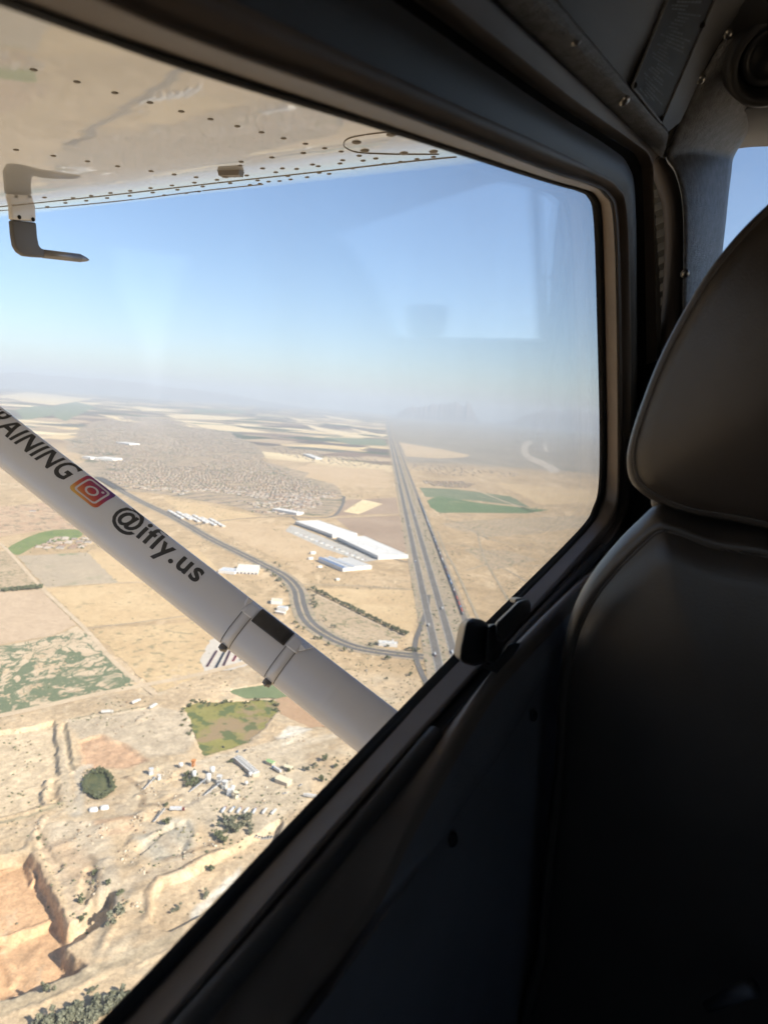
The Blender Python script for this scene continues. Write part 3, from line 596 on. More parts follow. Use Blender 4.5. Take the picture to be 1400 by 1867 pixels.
# ---- houses: six prototypes; the 300 nearest are things, the rest one mass
HW_ = [mat('stucco_' + n, c, .9) for n, c in (('cream', (.40, .33, .25)), ('tan', (.33, .265, .20)), ('white', (.46, .41, .35)))]
HR_ = [mat('tile_' + n, c, .85) for n, c in (('brown', (.29, .185, .125)), ('grey', (.26, .22, .185)), ('sand', (.37, .27, .19)), ('pale', (.43, .36, .29)))]
def house_rows(poly, sx, sy, rz, jit, zmax=1e9):
    P = np.array(GP(poly)); c = P[:, :2].mean(0); R_ = np.abs(P[:, :2] - c).max() * 1.5
    nxx, nyy = int(2 * R_ / sx), int(2 * R_ / sy)
    a, b_ = np.meshgrid((np.arange(nxx) - nxx / 2) * sx, (np.arange(nyy) - nyy / 2) * sy)
    b_ = b_ + 55 * np.sin(a / 210.0) + 30 * np.sin(a / 97.0 + b_ / 300.)     # curving streets
    row = np.arange(nyy)[:, None] % 2
    b_ = b_ + row * -sy * .25
    X = c[0] + a * math.cos(rz) - b_ * math.sin(rz); Y = c[1] + a * math.sin(rz) + b_ * math.cos(rz)
    X += rng.normal(0, jit, X.shape); Y += rng.normal(0, jit, Y.shape)
    sd_ = sdist(X, Y, P); ok = (sd_ > 0) & (vnoise(X, Y, 260, 33) > .22) & (sd_ > 160 * vnoise(X, Y, 90, 34) * (R_ > 900))
    ang = rz + np.arctan2(55 / 210. * np.cos(a / 210.), 1)
    return np.stack([X[ok], Y[ok], ang[ok]], 1)
hs = np.vstack([house_rows(SUBURB, 20, 42, .7, 1.5), house_rows([(560, 880), (622, 900), (600, 935), (520, 930), (470, 900)], 20, 42, .7, 1.0)[::2]])
sparse = np.vstack([house_rows(SUB2, 55, 75, .2, 9), house_rows(SUB3, 60, 90, .1, 14), house_rows(SUB4, 28, 40, .1, 4), house_rows([(100, 980), (165, 983), (165, 1000), (60, 1006)], 26, 30, .1, 4), house_rows([(40, 930), (110, 935), (100, 950), (40, 948)], 45, 60, .1, 8)])
_dh = np.hypot(hs[:, 0], hs[:, 1]); hs = hs[rng.random(len(hs)) > np.where(_dh > 4200, .45, .12)]
sv_, sf_ = [], []
_P = np.array(GP(SUBURB)); _c = _P[:, :2].mean(0); _R = np.abs(_P[:, :2] - _c).max() * 1.5; _n = int(2 * _R / 42); _a = np.arange(-_R, _R, 24.0)
for j in range(0, _n, 2):                     # streets between the house rows
    b0 = (j - _n / 2) * 42 + 18; yy = b0 + 55 * np.sin(_a / 210.0) + 30 * np.sin(_a / 97.0 + b0 / 300.)
    xw = _c[0] + _a * math.cos(.7) - yy * math.sin(.7); yw = _c[1] + _a * math.sin(.7) + yy * math.cos(.7); ins = inpoly(xw, yw, _P)
    for k in range(len(_a) - 1):
        if ins[k] and ins[k + 1]:
            d_ = unit(np.array([xw[k + 1] - xw[k], yw[k + 1] - yw[k]])); nn = np.array([-d_[1], d_[0]]) * 5; q = len(sv_)
            sv_ += [(xw[k] + nn[0], yw[k] + nn[1], -H + .9), (xw[k] - nn[0], yw[k] - nn[1], -H + .9), (xw[k + 1] - nn[0], yw[k + 1] - nn[1], -H + .9), (xw[k + 1] + nn[0], yw[k + 1] + nn[1], -H + .9)]; sf_.append((q, q + 1, q + 2, q + 3))
tag(mesh('suburb_streets', sv_, sf_, mASPH2), 'grey curving streets between the house rows of the suburb', 'streets', kind='structure')
def proto_house(k):
    wv = MB(); l_, w_ = 15 + k, 11 + (k % 3)
    wv.box((0, 0, 1.6), (l_, w_, 3.2)); wv.box((l_ * .28, -w_ * .5 - 2.0, 1.5), (l_ * .4, 4.2, 3.0))
    rf = MB().gable((0, 0, 3.2), (l_ + 1, w_ + 1), 2.6, hip=l_ * .3, mi=1).gable((l_ * .28, -w_ * .5 - 2, 3.02), (4.4, 5.2), 1.5, 1.57, mi=1, hip=.5)
    wv.add(rf.v, rf.f, 1)
    return wv
ph = [proto_house(k) for k in range(6)]
pm = []
for k in range(6):
    for j in range(2):
        o = ph[k].build('house', [HW_[(k + j) % 3], HR_[(k + 2 * j) % 4]]); pm.append(o.data); bpy.data.objects.remove(o)
allh = np.vstack([np.c_[hs, np.zeros(len(hs))], np.c_[sparse, np.ones(len(sparse))]])
dist = np.hypot(allh[:, 0], allh[:, 1]); order = np.argsort(dist)
print('houses', len(allh), dist.min(), dist.max())
for i in order[:300]:
    x, y, a, sp = allh[i]
    o = link(bpy.data.objects.new('house', pm[(int(x * 7) + int(y)) % 12])); o.location = (x, y, -H + .5); o.rotation_euler = (0, 0, a + (math.pi if i % 2 else 0))
    if sp: tag(o, 'small low house outside the dense suburb', 'house', 'scattered houses')
    else: tag(o, 'small tan or grey roofed house in the near part of the dense suburb', 'house', 'suburban houses')
rest = order[300:]; rest = rest[:20000]
def mass(name, items, protos, mats, label, cat):
    V, F_, I = [], [], []; n = 0
    for (x, y, a, s, k, mo) in items:
        v, f, mi = protos[k]; ca_, sa = math.cos(a) * s, math.sin(a) * s
        V.append(np.stack([x + v[:, 0] * ca_ - v[:, 1] * sa, y + v[:, 0] * sa + v[:, 1] * ca_, v[:, 2] * s - H + mo[1]], 1))
        F_.append(f + n); I.append(np.array(mi) + mo[0]); n += len(v)
    V = np.vstack(V); F_ = np.vstack(F_); I = np.concatenate(I)
    me = bpy.data.meshes.new(name)
    me.vertices.add(len(V)); me.vertices.foreach_set('co', V.ravel())
    k = F_.shape[1]
    me.loops.add(len(F_) * k); me.loops.foreach_set('vertex_index', F_.ravel()); me.polygons.add(len(F_)); me.polygons.foreach_set('loop_start', np.arange(len(F_)) * k)
    for m in mats: me.materials.append(m)
    me.polygons.foreach_set('material_index', I.astype(np.int32)); me.update()
    return tag(link(bpy.data.objects.new(name, me)), label, cat, kind='stuff')
def tri(mb):                                  # all-triangle arrays of an MB
    f, mi = [], []
    for q, m in zip(mb.f, mb.mi):
        for k in range(1, len(q) - 1): f.append((q[0], q[k], q[k + 1])); mi.append(m)
    return np.array(mb.v, float), np.array(f), mi
simple = []
for k in range(4):
    b_ = MB(); b_.box((0, 0, 1.6), (14 + k, 11, 3.2)); r_ = MB().gable((0, 0, 3.2), (15 + k, 12), 2.6, hip=4, mi=1); b_.add(r_.v, r_.f, 1); simple.append(tri(b_))
mats_h = []
for j in range(6): mats_h += [HW_[j % 3], HR_[(j * 3 + j // 4) % 4]]
mass('house_mass', [(allh[i][0], allh[i][1], allh[i][2], random.uniform(.75, 1.0), random.randrange(4), (2 * random.randrange(6), .5)) for i in rest], simple, mats_h, 'thousands of small far roofs of the dense suburb reading as one mass', 'houses')

# ---- trees
def leaf_mat(name, c1, c2):
    m, t, b = newmat(name)
    oi = N(t, 'ObjectInfo'); co = coords(t)
    c = ramp(t, noise(t, co, .8, 4), [(.3, c1), (.7, c2)])
    t.links.new(mixc(t, mth(t, 'MULTIPLY', oi.outputs['Random'], .35), c, (.16, .15, .06)), b.inputs['Base Color'])
    b.inputs['Roughness'].default_value = .8; b.inputs['Subsurface Weight'].default_value = 0
    return m
mLEAF = leaf_mat('desert_tree_leaves', (.10, .12, .06), (.18, .19, .105))
mLEAF2 = leaf_mat('grey_green_leaves', (.16, .165, .11), (.25, .245, .17))
mBARK = mat('bark', (.16, .12, .085), .9)
def crown_mesh(seed, leaves, m, n=340, flat=.75, size=.42):
    r = np.random.default_rng(seed); V, F_ = [], []
    cl = [(r.normal(0, .42), r.normal(0, .42), r.uniform(.35, .95) * flat * 2, r.uniform(.28, .5)) for _ in range(9)]
    for i in range(n):
        c = cl[r.integers(len(cl))]; d = unit(r.normal(size=3)); p = np.array(c[:3]) + d * c[3] * r.uniform(.5, 1.0)
        u = unit(r.normal(size=3)); v_ = unit(np.cross(u, r.normal(size=3))); s = size * r.uniform(.25, .5)
        k = len(V); V += [p + u * s, p + v_ * s * .8, p - u * s, p - v_ * s * .8]; F_.append((k, k + 1, k + 2, k + 3))
    me = bpy.data.meshes.new(leaves); me.from_pydata([tuple(p) for p in V], [], F_); me.materials.append(m); return me
CR = [crown_mesh(k, 'crown', mLEAF if k < 3 else mLEAF2, size=.5) for k in range(5)]
tk = MB().tube((0, 0, -.3), (0.03, 0, .55), .075, .055, 7).tube((.02, 0, .5), (.3, .12, .95), .05, .02, 5).tube((.02, 0, .5), (-.26, -.15, 1.0), .05, .02, 5).tube((.02, 0, .5), (-.02, .28, 1.0), .045, .02, 5)
t0 = tk.build('trunk', mBARK); TK = t0.data; bpy.data.objects.remove(t0)
def tree(px, py, size, label, group=None, k=None, name='tree', sq=1.0, p=None):
    p = GS(px, py) if p is None else p
    o = empty(name, (p[0], p[1], p[2]), random.uniform(0, 6.28)); o.scale = (size * sq, size * sq, size)
    link(bpy.data.objects.new('trunk', TK), o)
    link(bpy.data.objects.new('crown', CR[random.randrange(5) if k is None else k]), o)
    return tag(o, label, 'tree', group)
for px, py, s, k, lb in [(306, 1504, 4.6, 0, 'small round tree on the gravel mound'), (386, 1578, 3.6, 0, 'lone small tree on the slope below the cliff line'), (324, 1650, 3.4, 3, 'small tree at the foot of the pale slope'), (213, 1676, 6.0, 4, 'broad grey-green tree right of the shadowed pit wall'), (204, 1690, 3.5, 4, 'bush below the broad grey-green tree'), (147, 1645, 4.2, 1, 'tree on the slope left of the shadowed wall'), (149, 1673, 3.6, 1, 'bush at the rim of the shadowed wall'), (220, 1633, 3.2, 2, 'bush at the head of the haul ramp'), (173, 1591, 3.0, 2, 'bush at the top of the eroded gully'), (197, 1618, 3.2, 0, 'bush beside the eroded gully'), (71, 1528, 3.0, 1, 'dark bush at the corner of the haul road'), (377, 1624, 3.6, 3, 'low bush above the white bank'), (86, 1810, 4.2, 3, 'straggling tree below the shadowed pit edge'), (168, 1811, 3.0, 3, 'low bush on the bottom slope'),
                          (304, 1470, 2.6, 2, 'bush above the gravel mound'), (527, 1407, 3.2, 1, 'tree beside the small cream shed in the yard'), (421, 1390, 3.0, 2, 'low shrub left of the long ribbed shed'), (593, 1388, 5.0, 0, 'tallest tree of the loose group near the sill'), (561, 1407, 4.4, 3, 'left tree of the loose group near the sill'), (587, 1424, 4.4, 1, 'lowest tree of the loose group near the sill'), (612, 1400, 3.6, 2, 'right tree of the loose group near the sill'), (575, 1398, 3.2, 4, 'small middle tree of the loose group near the sill'), (565, 1268, 3.5, 0, 'bush right beside the upper edge of the strut'), (747, 1232, 4.2, 1, 'round bush left of the side road by the sill'), (640, 1255, 3.4, 0, 'bush on the upper edge of the strut near the sill'), (705, 1238, 2.6, 2, 'small bush in the scrub above the sill'),
                          (652, 1075, 2.8, 1, 'lone bush on the lane below the long warehouses')]:
    tree(px, py, s, lb, k=k)
for i in range(9):
    tree(340 + (i % 3) * 9 + random.uniform(-3, 3), 1415 + (i // 3) * 9 + random.uniform(-2, 2), random.uniform(3.2, 4.6), 'dark shrub of the thicket left of the crushing plant', 'shrubs by the crushing plant', k=i % 3)
for i in range(12):
    tree(412 + (i % 4) * 14 + random.uniform(-5, 5), 1497 + (i // 4) * 10 + random.uniform(-3, 3), random.uniform(3.8, 5.2), 'grey-green tree of the grove below the parked truck row', 'grove below the truck row', k=3 + i % 2)
for i in range(3):
    tree(396 + i * 6, 1525 + i * 6, 4.2, 'bright green tree at the left foot of the grove', 'green trees left of the grove', k=0)
for i in range(46):
    u_ = i / 45; q = random.random()
    tree(70 + 165 * u_ + random.uniform(-6, 6), 1872 - 60 * u_ + q * 26 + random.uniform(-5, 5), random.uniform(2.8, 6.2), 'leafy tree of the dense wash thicket at the bottom edge', 'thicket at the bottom edge', k=3 + i % 2)
for i in range(34):
    u_ = i / 33
    tree(571 + 168 * u_, 1076 + 83 * u_, random.uniform(4.2, 6.4), 'tree of the diagonal hedge row inside the road bend', 'diagonal hedge row', k=i % 3)
for i in range(26):
    u_ = i / 25
    tree(4 + 72 * u_, 1079 - 6 * u_ + random.uniform(-.6, .6), random.uniform(4.5, 6.5), 'tree of the short hedge above the fallow field', 'short hedge at left', k=i % 3)
for i in range(40):
    u_ = random.random(); q = random.choice((-1, 1)) * 30
    P_ = smooth_poly(GP(ART[5:]), 12); j = int(u_ * (len(P_) - 2)); t_ = unit(P_[j + 1] - P_[j]); p = P_[j] + np.array([t_[1], -t_[0], 0]) * (q + random.uniform(-6, 6)); p[2] = -H + .6
    tree(0, 0, random.uniform(3, 5), 'small street tree planted along the curving arterial', 'street trees on the arterial', p=p)
# reed-ringed round pond
rim_px = [(181 + 27 * math.cos(a) * (1 + .05 * math.sin(5 * a)), 1432 + 25 * math.sin(a) * (1 + .05 * math.sin(4 * a + 1))) for a in np.arange(36) * 2 * math.pi / 36]
rim = [G(*q) for q in rim_px]; pz = max(gz(p) for p in rim) + .4; pc = np.mean(rim, 0)
o = mesh('pond', [(pc[0], pc[1], -H + pz)] + [(p[0], p[1], -H + pz) for p in rim], [(0, 1 + (i + 1) % 36, 1 + i) for i in range(36)], earth('algae_water', (.085, .10, .05), (.14, .14, .065), .06, c3=(.06, .075, .045), s3=.2, th=.55))
o.data.materials[0].node_tree.nodes['Principled BSDF'].inputs['Roughness'].default_value = .55
tag(o, 'round olive green pond ringed by dark shrubs in the quarry', 'pond', kind='structure')
for i in range(60):
    a = i / 60 * 36; j = int(a); p = rim[j] + (rim[(j + 1) % 36] - rim[j]) * (a - j); p = pc + (p - pc) * random.uniform(.86, 1.03); p[2] = -H + pz - .3
    tree(0, 0, random.uniform(2.3, 3.4), 'dark shrub in the ring around the round pond', 'shrubs around the pond', k=i % 3, name='shrub', p=p)
MR = smooth_poly([G(*q) for q in [(350, 1345), (346, 1316), (335, 1290), (362, 1277), (400, 1280), (440, 1277), (500, 1276), (505, 1298)]], 5)
for i in range(40):
    j = random.randrange(len(MR) - 1); p = MR[j] + (MR[j + 1] - MR[j]) * random.random() + np.array([random.gauss(0, 3), random.gauss(-4, 4), 0]); p[2] = -H - 2.0 + .1
    tree(0, 0, random.uniform(1.8, 3.0), 'dark green shrub on the rim of the marsh basin', 'shrubs on the marsh rim', k=i % 3, name='shrub', p=p)
# desert scrub and suburb greenery: masses nobody could count
ico = []
for k in range(3):
    bm = bmesh.new(); bmesh.ops.create_icosphere(bm, subdivisions=1, radius=1.0); r = np.random.default_rng(k)
    for v in bm.verts: v.co = v.co * r.uniform(.65, 1.2); v.co.z = max(v.co.z, -.25) * .8 + .2
    bm.verts.index_update(); ico.append((np.array([v.co[:] for v in bm.verts]), np.array([[v.index for v in f.verts] for f in bm.faces]), [0] * len(bm.faces))); bm.free()
mSCR = [mat('scrub_a', (.17, .165, .09), .9), mat('scrub_b', (.24, .205, .125), .9), mat('scrub_c', (.13, .145, .075), .9)]
its = []
n_ = 0
dens = lambda x, y: vnoise(np.array([x]), np.array([y]), 120, 51)[0] * .6 + vnoise(np.array([x]), np.array([y]), 40, 52)[0] * .4
Pq = [np.array(GP(q)) for q in ([(85, 1020), (420, 1000), (480, 1190), (288, 1262), (150, 1146)], [(-60, 1076), (74, 1073), (140, 1140), (-60, 1186)], PIT, [(612, 945), (728, 907), (742, 1004)])]
while n_ < 10000:
    y = 420 + 3900 * random.random() ** 1.35; x = random.uniform(-.62 * y - 80, .50 * y + 60)
    if dens(x, y) < random.uniform(.42, .75): continue
    if any(inpoly(np.array([x]), np.array([y]), q)[0] for q in Pq) and random.random() < .9: continue
    tt = ((x - HA[0]) * HD[1] - (y - HA[1]) * HD[0])
    if abs(tt) < 27: continue
    its.append((x, y, random.uniform(0, 6), random.uniform(.5, 1.5) * (1 + y / 3500), random.randrange(3), (random.randrange(3), gz((x, y)) + .05))); n_ += 1
mass('desert_scrub', its, ico, mSCR, 'countless low desert bushes dotted over the tan ground', 'scrub')
its = []
mRUB = [mat('rubble_brown', (.26, .185, .115), .95), mat('rubble_grey', (.37, .31, .23), .95), mat('rubble_pale', (.62, .52, .38), .95)]
for px, py, sp_, n_ in [(300, 1412, 16, 26), (270, 1440, 14, 26), (320, 1462, 16, 18), (250, 1500, 18, 22), (232, 1560, 18, 22), (262, 1585, 12, 14), (340, 1562, 14, 14), (382, 1542, 12, 12), (450, 1452, 30, 22), (520, 1398, 22, 18), (172, 1622, 10, 16), (240, 1650, 14, 18), (150, 1530, 22, 18), (390, 1405, 20, 20), (420, 1432, 16, 22), (360, 1450, 14, 16), (285, 1475, 14, 16), (70, 1505, 14, 10), (185, 1515, 14, 16), (540, 1350, 16, 14), (455, 1368, 16, 10), (200, 1308, 40, 16), (260, 1320, 26, 16)]:
    for _ in range(n_):
        p = GS(px + random.gauss(0, sp_ * .6), py + random.gauss(0, sp_ * .5))
        its.append((p[0], p[1], random.uniform(0, 6), random.uniform(.5, 2.0), random.randrange(3), (random.choice((0, 0, 1, 1, 2)), p[2] + H - .3)))
mass('rubble', its, ico, mRUB, 'heaped rubble and spoil strewn over the quarry floor', 'rubble')
its = []
for i in order[:20000]:
    for _ in range(2):
        if random.random() < .95:
            x, y = allh[i][0] + random.gauss(0, 14), allh[i][1] + random.gauss(0, 14)
            its.append((x, y, random.uniform(0, 6), random.uniform(1.8, 5.2), random.randrange(3), (random.randrange(3), .6)))
mass('suburb_trees', its, ico, mSCR, 'small dark garden trees between the roofs of the suburb', 'trees')
its = []
for _ in range(1500):                         # growth along the railway and the median
    u_ = random.random() ** 1.6; p = HB + (HA - HB) * u_ * .75; s_ = np.array([HD[1], -HD[0], 0]) * sgn
    p = p + s_ * random.choice((random.gauss(44, 6), random.gauss(44, 6), random.gauss(0, 3.5), random.gauss(-38, 4)))
    its.append((p[0], p[1], random.uniform(0, 6), random.uniform(1.2, 3.6), random.randrange(3), (random.randrange(3), .6)))
mass('roadside_scrub', its, ico, mSCR, 'scrub growing along the highway verges and median', 'scrub')

# ================================================================== VEHICLES, RAILWAY, QUARRY PLANT
def proto(name, parts):
    """thing prototype: list of (part name, MB, material); returns a builder of copies"""
    ms = []
    for pn, mb, m in parts:
        o = mb.build(pn, m); ms.append((pn, o.data)); bpy.data.objects.remove(o)
    def make(p, rz, label, cat, group=None, s=1.0):
        e = empty(name, tuple(p), rz); e.scale = (s, s, s)
        for pn, d in ms: link(bpy.data.objects.new(pn, d), e)
        return tag(e, label, cat, group)
    return make
def wheels(xs, hw, r=.5):
    mb = MB()
    for x in xs:
        for y in (-hw, hw): mb.tube((x, y - .15, r), (x, y + .15, r), r, n=8)
    return mb
def car_parts(m): return [('body', MB().box((0, 0, .65), (4.6, 1.85, .7)), m), ('cabin', MB().box((-.2, 0, 1.25), (2.6, 1.7, .55), top=(.75, .88)), mGLASS), ('wheel_set', wheels((-1.4, 1.4), .85, .34), mTIRE)]
def truck_parts(m, box): return [('trailer', MB().box((-3, 0, 2.4), (12.5, 2.6, 2.9)), box), ('cab', MB().box((5.2, 0, 1.9), (2.6, 2.5, 2.7), top=(.9, .95)), m), ('windscreen', MB().box((6.47, 0, 2.4), (.12, 2.2, 1.0)), mGLASS), ('wheel_set', wheels((-8, -6.8, 2.2, 5.4), 1.2), mTIRE)]
CARS = {n: proto('car', car_parts(m)) for n, m in (('red', mRED), ('maroon', mMAROON), ('black', mBLK), ('white', mWHT), ('blue', mBLU))}
TRUCK = proto('truck', truck_parts(mWHT, mWHT)); TRUCKD = proto('truck', truck_parts(mMAROON, mSTEEL)); TRUCKB = proto('truck', truck_parts(mBLU, mWHT))
# vehicle lot below the strut: rows of dark and red vehicles
for r_, (a, b, cn) in enumerate([((378, 1216), (396, 1186), 'maroon'), ((394, 1218), (410, 1188), 'black'), ((408, 1214), (424, 1178), 'maroon'), ((425, 1206), (438, 1184), 'red'), ((438, 1205), (450, 1185), 'white')]):
    A, C = G(*a, .47), G(*b, .47); d = unit(C - A); L = np.linalg.norm(C - A); n_ = int(L / 3.4)
    for k in range(n_):
        p = A + d * k * 3.4
        for q in (0,):
            pp = p + np.array([-d[1], d[0], 0]) * q * 5.4
            CARS[cn](pp, math.atan2(d[1], d[0]) + 1.57 + random.uniform(-.05, .05), f'{cn} car in the {["first", "second", "third", "fourth", "last"][r_]} row from the left of the gravel lot', 'car', 'cars parked on the gravel lot')
for i in range(14):
    a_, b_ = np.array((546, 968.0)), np.array((676, 1020.0)); q = a_ + (b_ - a_) * (i + .5) / 14 + np.array((-9, 3.5))
    p = G(*q); p[2] = -H + .66
    [TRUCK, TRUCKD, TRUCKB][i % 3](p, math.atan2(*(G(*b_) - G(*a_))[1::-1]) + 1.57, 'truck parked in the court along the near side of the long warehouses', 'truck', 'trucks in the warehouse court')
# highway traffic
s_ = np.array([HD[1], -HD[0], 0]) * sgn; LEN = np.linalg.norm(HB - HA); hz0 = -H + .78
for i, (px, py, sd, kd, lb) in enumerate([(790, 1143, -1, 'truck', 'white truck on the left carriageway nearest the latch'), (823, 1190, 1, 'truckd', 'dark truck on the right carriageway beside the latch'), (806, 1197, -1, 'truckd', 'dark truck on the left carriageway by the sill'), (775, 1085, -1, 'white', 'white car on the left carriageway by the frontage road'), (757, 1025, -1, 'truckb', 'blue-cab truck passing the nearer warehouse'), (752, 940, 1, 'truckd', 'dark truck on the right carriageway opposite the gold square'), (745, 905, 1, 'black', 'black car far up the right carriageway'), (740, 960, -1, 'truck', 'white truck on the left carriageway near the ploughed field'), (787, 1060, 1, 'white', 'white car midway on the right carriageway'), (800, 1110, 1, 'truck', 'white truck on the right carriageway above the latch'), (728, 880, -1, 'truck', 'white truck far up the left carriageway'), (765, 985, 1, 'black', 'black car right of the nearer warehouse')]):
    p = G(px, py); t_ = (p - HA) @ HD; q = HA + HD * t_ + s_ * (17 * sd + random.choice((-3, 2.5))); q[2] = hz0
    mk = {'truck': TRUCK, 'truckd': TRUCKD, 'truckb': TRUCKB}.get(kd) or CARS[kd]
    mk(q, math.atan2(HD[1], HD[0]) + (0 if sd < 0 else math.pi), lb, 'truck' if 'truck' in kd else 'car')
# railway with a long freight train
RL = [(722, 804), (750, 868), (780, 946), (806, 1023), (827, 1087), (842, 1130)]
RA, RB = straight(RL)
if RA[1] < RB[1]: RA, RB = RB, RA
RD = unit(RB - RA); RA2, RB2 = RA - RD * 3000, RB + RD * 900
mBAL = earth('rail_ballast', (.20, .175, .15), (.24, .21, .18), .05); mRAIL = mat('rail_steel', (.22, .17, .14), .5, .6)
road3('railway_bed', RA2, RB2, 0, 13, mBAL, .6, 'dark ballast bed of the railway beside the highway', 'railway')
for i, g_ in enumerate((-.75, .75, 4.25, 5.75)): road3('rail', RA2 + RD * 2500, RB2, g_, .15, mRAIL, .95, ['first', 'second', 'third', 'fourth'][i] + ' steel rail from the left on the ballast bed', 'rail')
wag = {}
for n, m in (('tank_wagon', mBLK), ('box_wagon', mMAROON), ('hopper_wagon', mat('hopper_grey', (.25, .25, .24), .6)), ('container_wagon', mBLU), ('pale_wagon', mWHT), ('red_wagon', mat('red_container', (.45, .09, .05), .6))):
    mb = MB()
    if n == 'tank_wagon': mb.tube((-7, 0, 2.6), (7, 0, 2.6), 1.5, n=10)
    else: mb.box((0, 0, 2.7), (15, 2.9, 3.0), top=(.97, .95))
    mb.box((0, 0, 1.0), (15.6, 2.6, .3))
    for x in (-5.6, 5.6): mb.box((x, 0, .55), (3.2, 2.2, .6))
    o = mb.build(n, m); wag[n] = o.data; bpy.data.objects.remove(o)
tr = empty('freight_train', (float(RA[0]), float(RA[1]), -H + .95), math.atan2(RD[1], RD[0]))
a0 = (G(766, 905) - RA) @ RD; a1 = (G(838, 1120) - RA) @ RD; k = 0
x = a1
while x > a0 and k < 120:
    n = 'red_wagon' if k < 9 and k % 3 else random.choice(['tank_wagon', 'tank_wagon', 'box_wagon', 'hopper_wagon', 'hopper_wagon', 'container_wagon', 'pale_wagon'])
    o = link(bpy.data.objects.new('wagon', wag[n]), tr); o.location = (x, 0, 0); x -= 17.2; k += 1
tag(tr, 'long freight train of dark mixed wagons on the railway right of the highway', 'train')
# quarry plant
def silo(px, py, r, h, lb, m=mWHT):
    p = GS(px, py); o = empty('silo', tuple(p))
    MB().tube((0, 0, 2.2), (0, 0, h), r, n=16).build('tank', m, o, True); MB().tube((0, 0, h), (0, 0, h + r * .5), r, .2, 16).build('cone_roof', m, o)
    for a in range(4): MB().tube((r * .8 * math.cos(a * 1.57), r * .8 * math.sin(a * 1.57), -.5), (r * .8 * math.cos(a * 1.57), r * .8 * math.sin(a * 1.57), 2.4), .15, n=5).build('leg', mSTEEL, o)
    tag(o, lb, 'silo')
for px, py, r, h, lb in [(354, 1421, 2.6, 11, 'white silo above the dark thicket'), (387, 1412, 3.0, 9, 'white silo top left of the crushing plant'), (380, 1428, 3.0, 12, 'tall white silo beside the dark shrub'), (456, 1417, 2.0, 6, 'small white tank at the foot of the long ribbed shed'), (449, 1432, 2.0, 5, 'low white tank in the open yard below the ribbed shed'), (330, 1400, 2.6, 6, 'white tank below the gravel pad'), (424, 1446, 2.2, 9, 'white silo low in the crushing plant')]: silo(px, py, r, h, lb)
def conveyor(a, b, h0, h1, lb):
    A, C = GS(*a), GS(*b); d = C - A; L = np.hypot(d[0], d[1]); o = empty('conveyor', tuple(A), math.atan2(d[1], d[0]))
    mb = MB(); k = math.atan2(h1 - h0, L)
    MB().add([(0, -.9, h0), (L, -.9, h1), (L, .9, h1), (0, .9, h0), (0, -.9, h0 + .7), (L, -.9, h1 + .7), (L, .9, h1 + .7), (0, .9, h0 + .7)], [(3, 2, 1, 0), (4, 5, 6, 7), (0, 1, 5, 4), (1, 2, 6, 5), (2, 3, 7, 6), (3, 0, 4, 7)]).build('frame', mSTEEL, o)
    MB().add([(0, -.6, h0 + .78), (L, -.6, h1 + .78), (L, .6, h1 + .78), (0, .6, h0 + .78)], [(0, 1, 2, 3)]).build('belt', mTIRE, o)
    for t_ in (.35, .7, .97):
        for y in (-.8, .8): MB().tube((L * t_, y * 1.5, -1.0), (L * t_, y, h0 + (h1 - h0) * t_ + .1), .15, n=5).build('leg', mSTEEL, o)
    tag(o, lb, 'conveyor')
conveyor((345, 1445), (384, 1425), 1.0, 9, 'inclined conveyor running up to the tall white silo')
conveyor((372, 1452), (405, 1436), 1.0, 8, 'inclined conveyor below the tall silo')
conveyor((418, 1442), (436, 1462), 1.0, 8, 'inclined conveyor at the right of the crushing plant')
conveyor((404, 1424), (422, 1434), 1.0, 8, 'short conveyor in the middle of the crushing plant')
conveyor((262, 1440), (282, 1425), 1.0, 6, 'conveyor on the rough heaps right of the pond')
conveyor((280, 1500), (300, 1482), .8, 5, 'conveyor above the gravel mound')
def hopper(px, py, s, lb, m=mSTEEL):
    p = GS(px, py); o = empty('crusher', tuple(p), random.uniform(0, 1.5))
    MB().box((0, 0, s * 1.1), (s * .5, s * .5, s * .9), top=(2.0, 2.0)).build('hopper', m, o)
    MB().box((0, 0, s * .35), (s * .9, s * .6, s * .7)).build('housing', m, o)
    for a in ((-1, -1), (1, -1), (1, 1), (-1, 1)): MB().box((a[0] * s * .5, a[1] * s * .4, s * .4), (.3, .3, s * 1.4)).build('leg', mSTEEL, o)
    tag(o, lb, 'crusher')
for px, py, s, lb, m in [(400, 1428, 6, 'pale grey crusher at the heart of the plant', mWHT), (410, 1437, 6, 'white crusher below the heart of the plant', mWHT), (418, 1450, 5, 'grey crusher at the lower end of the plant', mSTEEL), (430, 1455, 5, 'cream crusher at the right end of the plant', mYEL), (353, 1397, 5, 'orange crusher above the thicket', mRUST), (276, 1412, 5, 'grey crusher on the heaps right of the pond', mSTEEL), (290, 1422, 4, 'small crusher right of the heaps', mWHT)]: hopper(px, py, s, lb, m)
def shed(a, b, w_, h, lb, m=mROOFW, ribs=0, z=0.0):
    c, L, rz = frame_of(a, b); o = empty('shed', (c[0], c[1], c[2] + z), rz)
    MB().box((0, 0, h / 2 - .5), (L, w_, h + 1)).build('wall', mWALLT, o); MB().gable((0, 0, h + .03), (L + 1, w_ + 1), 1.6).build('roof', m, o)
    for k in range(ribs): MB().box((-L / 2 + L * (k + .5) / ribs, 0, h + .85), (.7, w_ * .72, 1.6)).build('roof_rib', mDARK, o)
    tag(o, lb, 'shed')
shed((433, 1386), (467, 1416), 9, 5, 'long narrow white shed with a ribbed roof in the yard', ribs=12)
shed((506, 1423), (528, 1432), 10, 5, 'cream roofed shed with a dark open end in the yard', mYEL)
shed((520, 1401), (532, 1405), 6, 4, 'small cream shed beside a tree in the yard', mYEL)
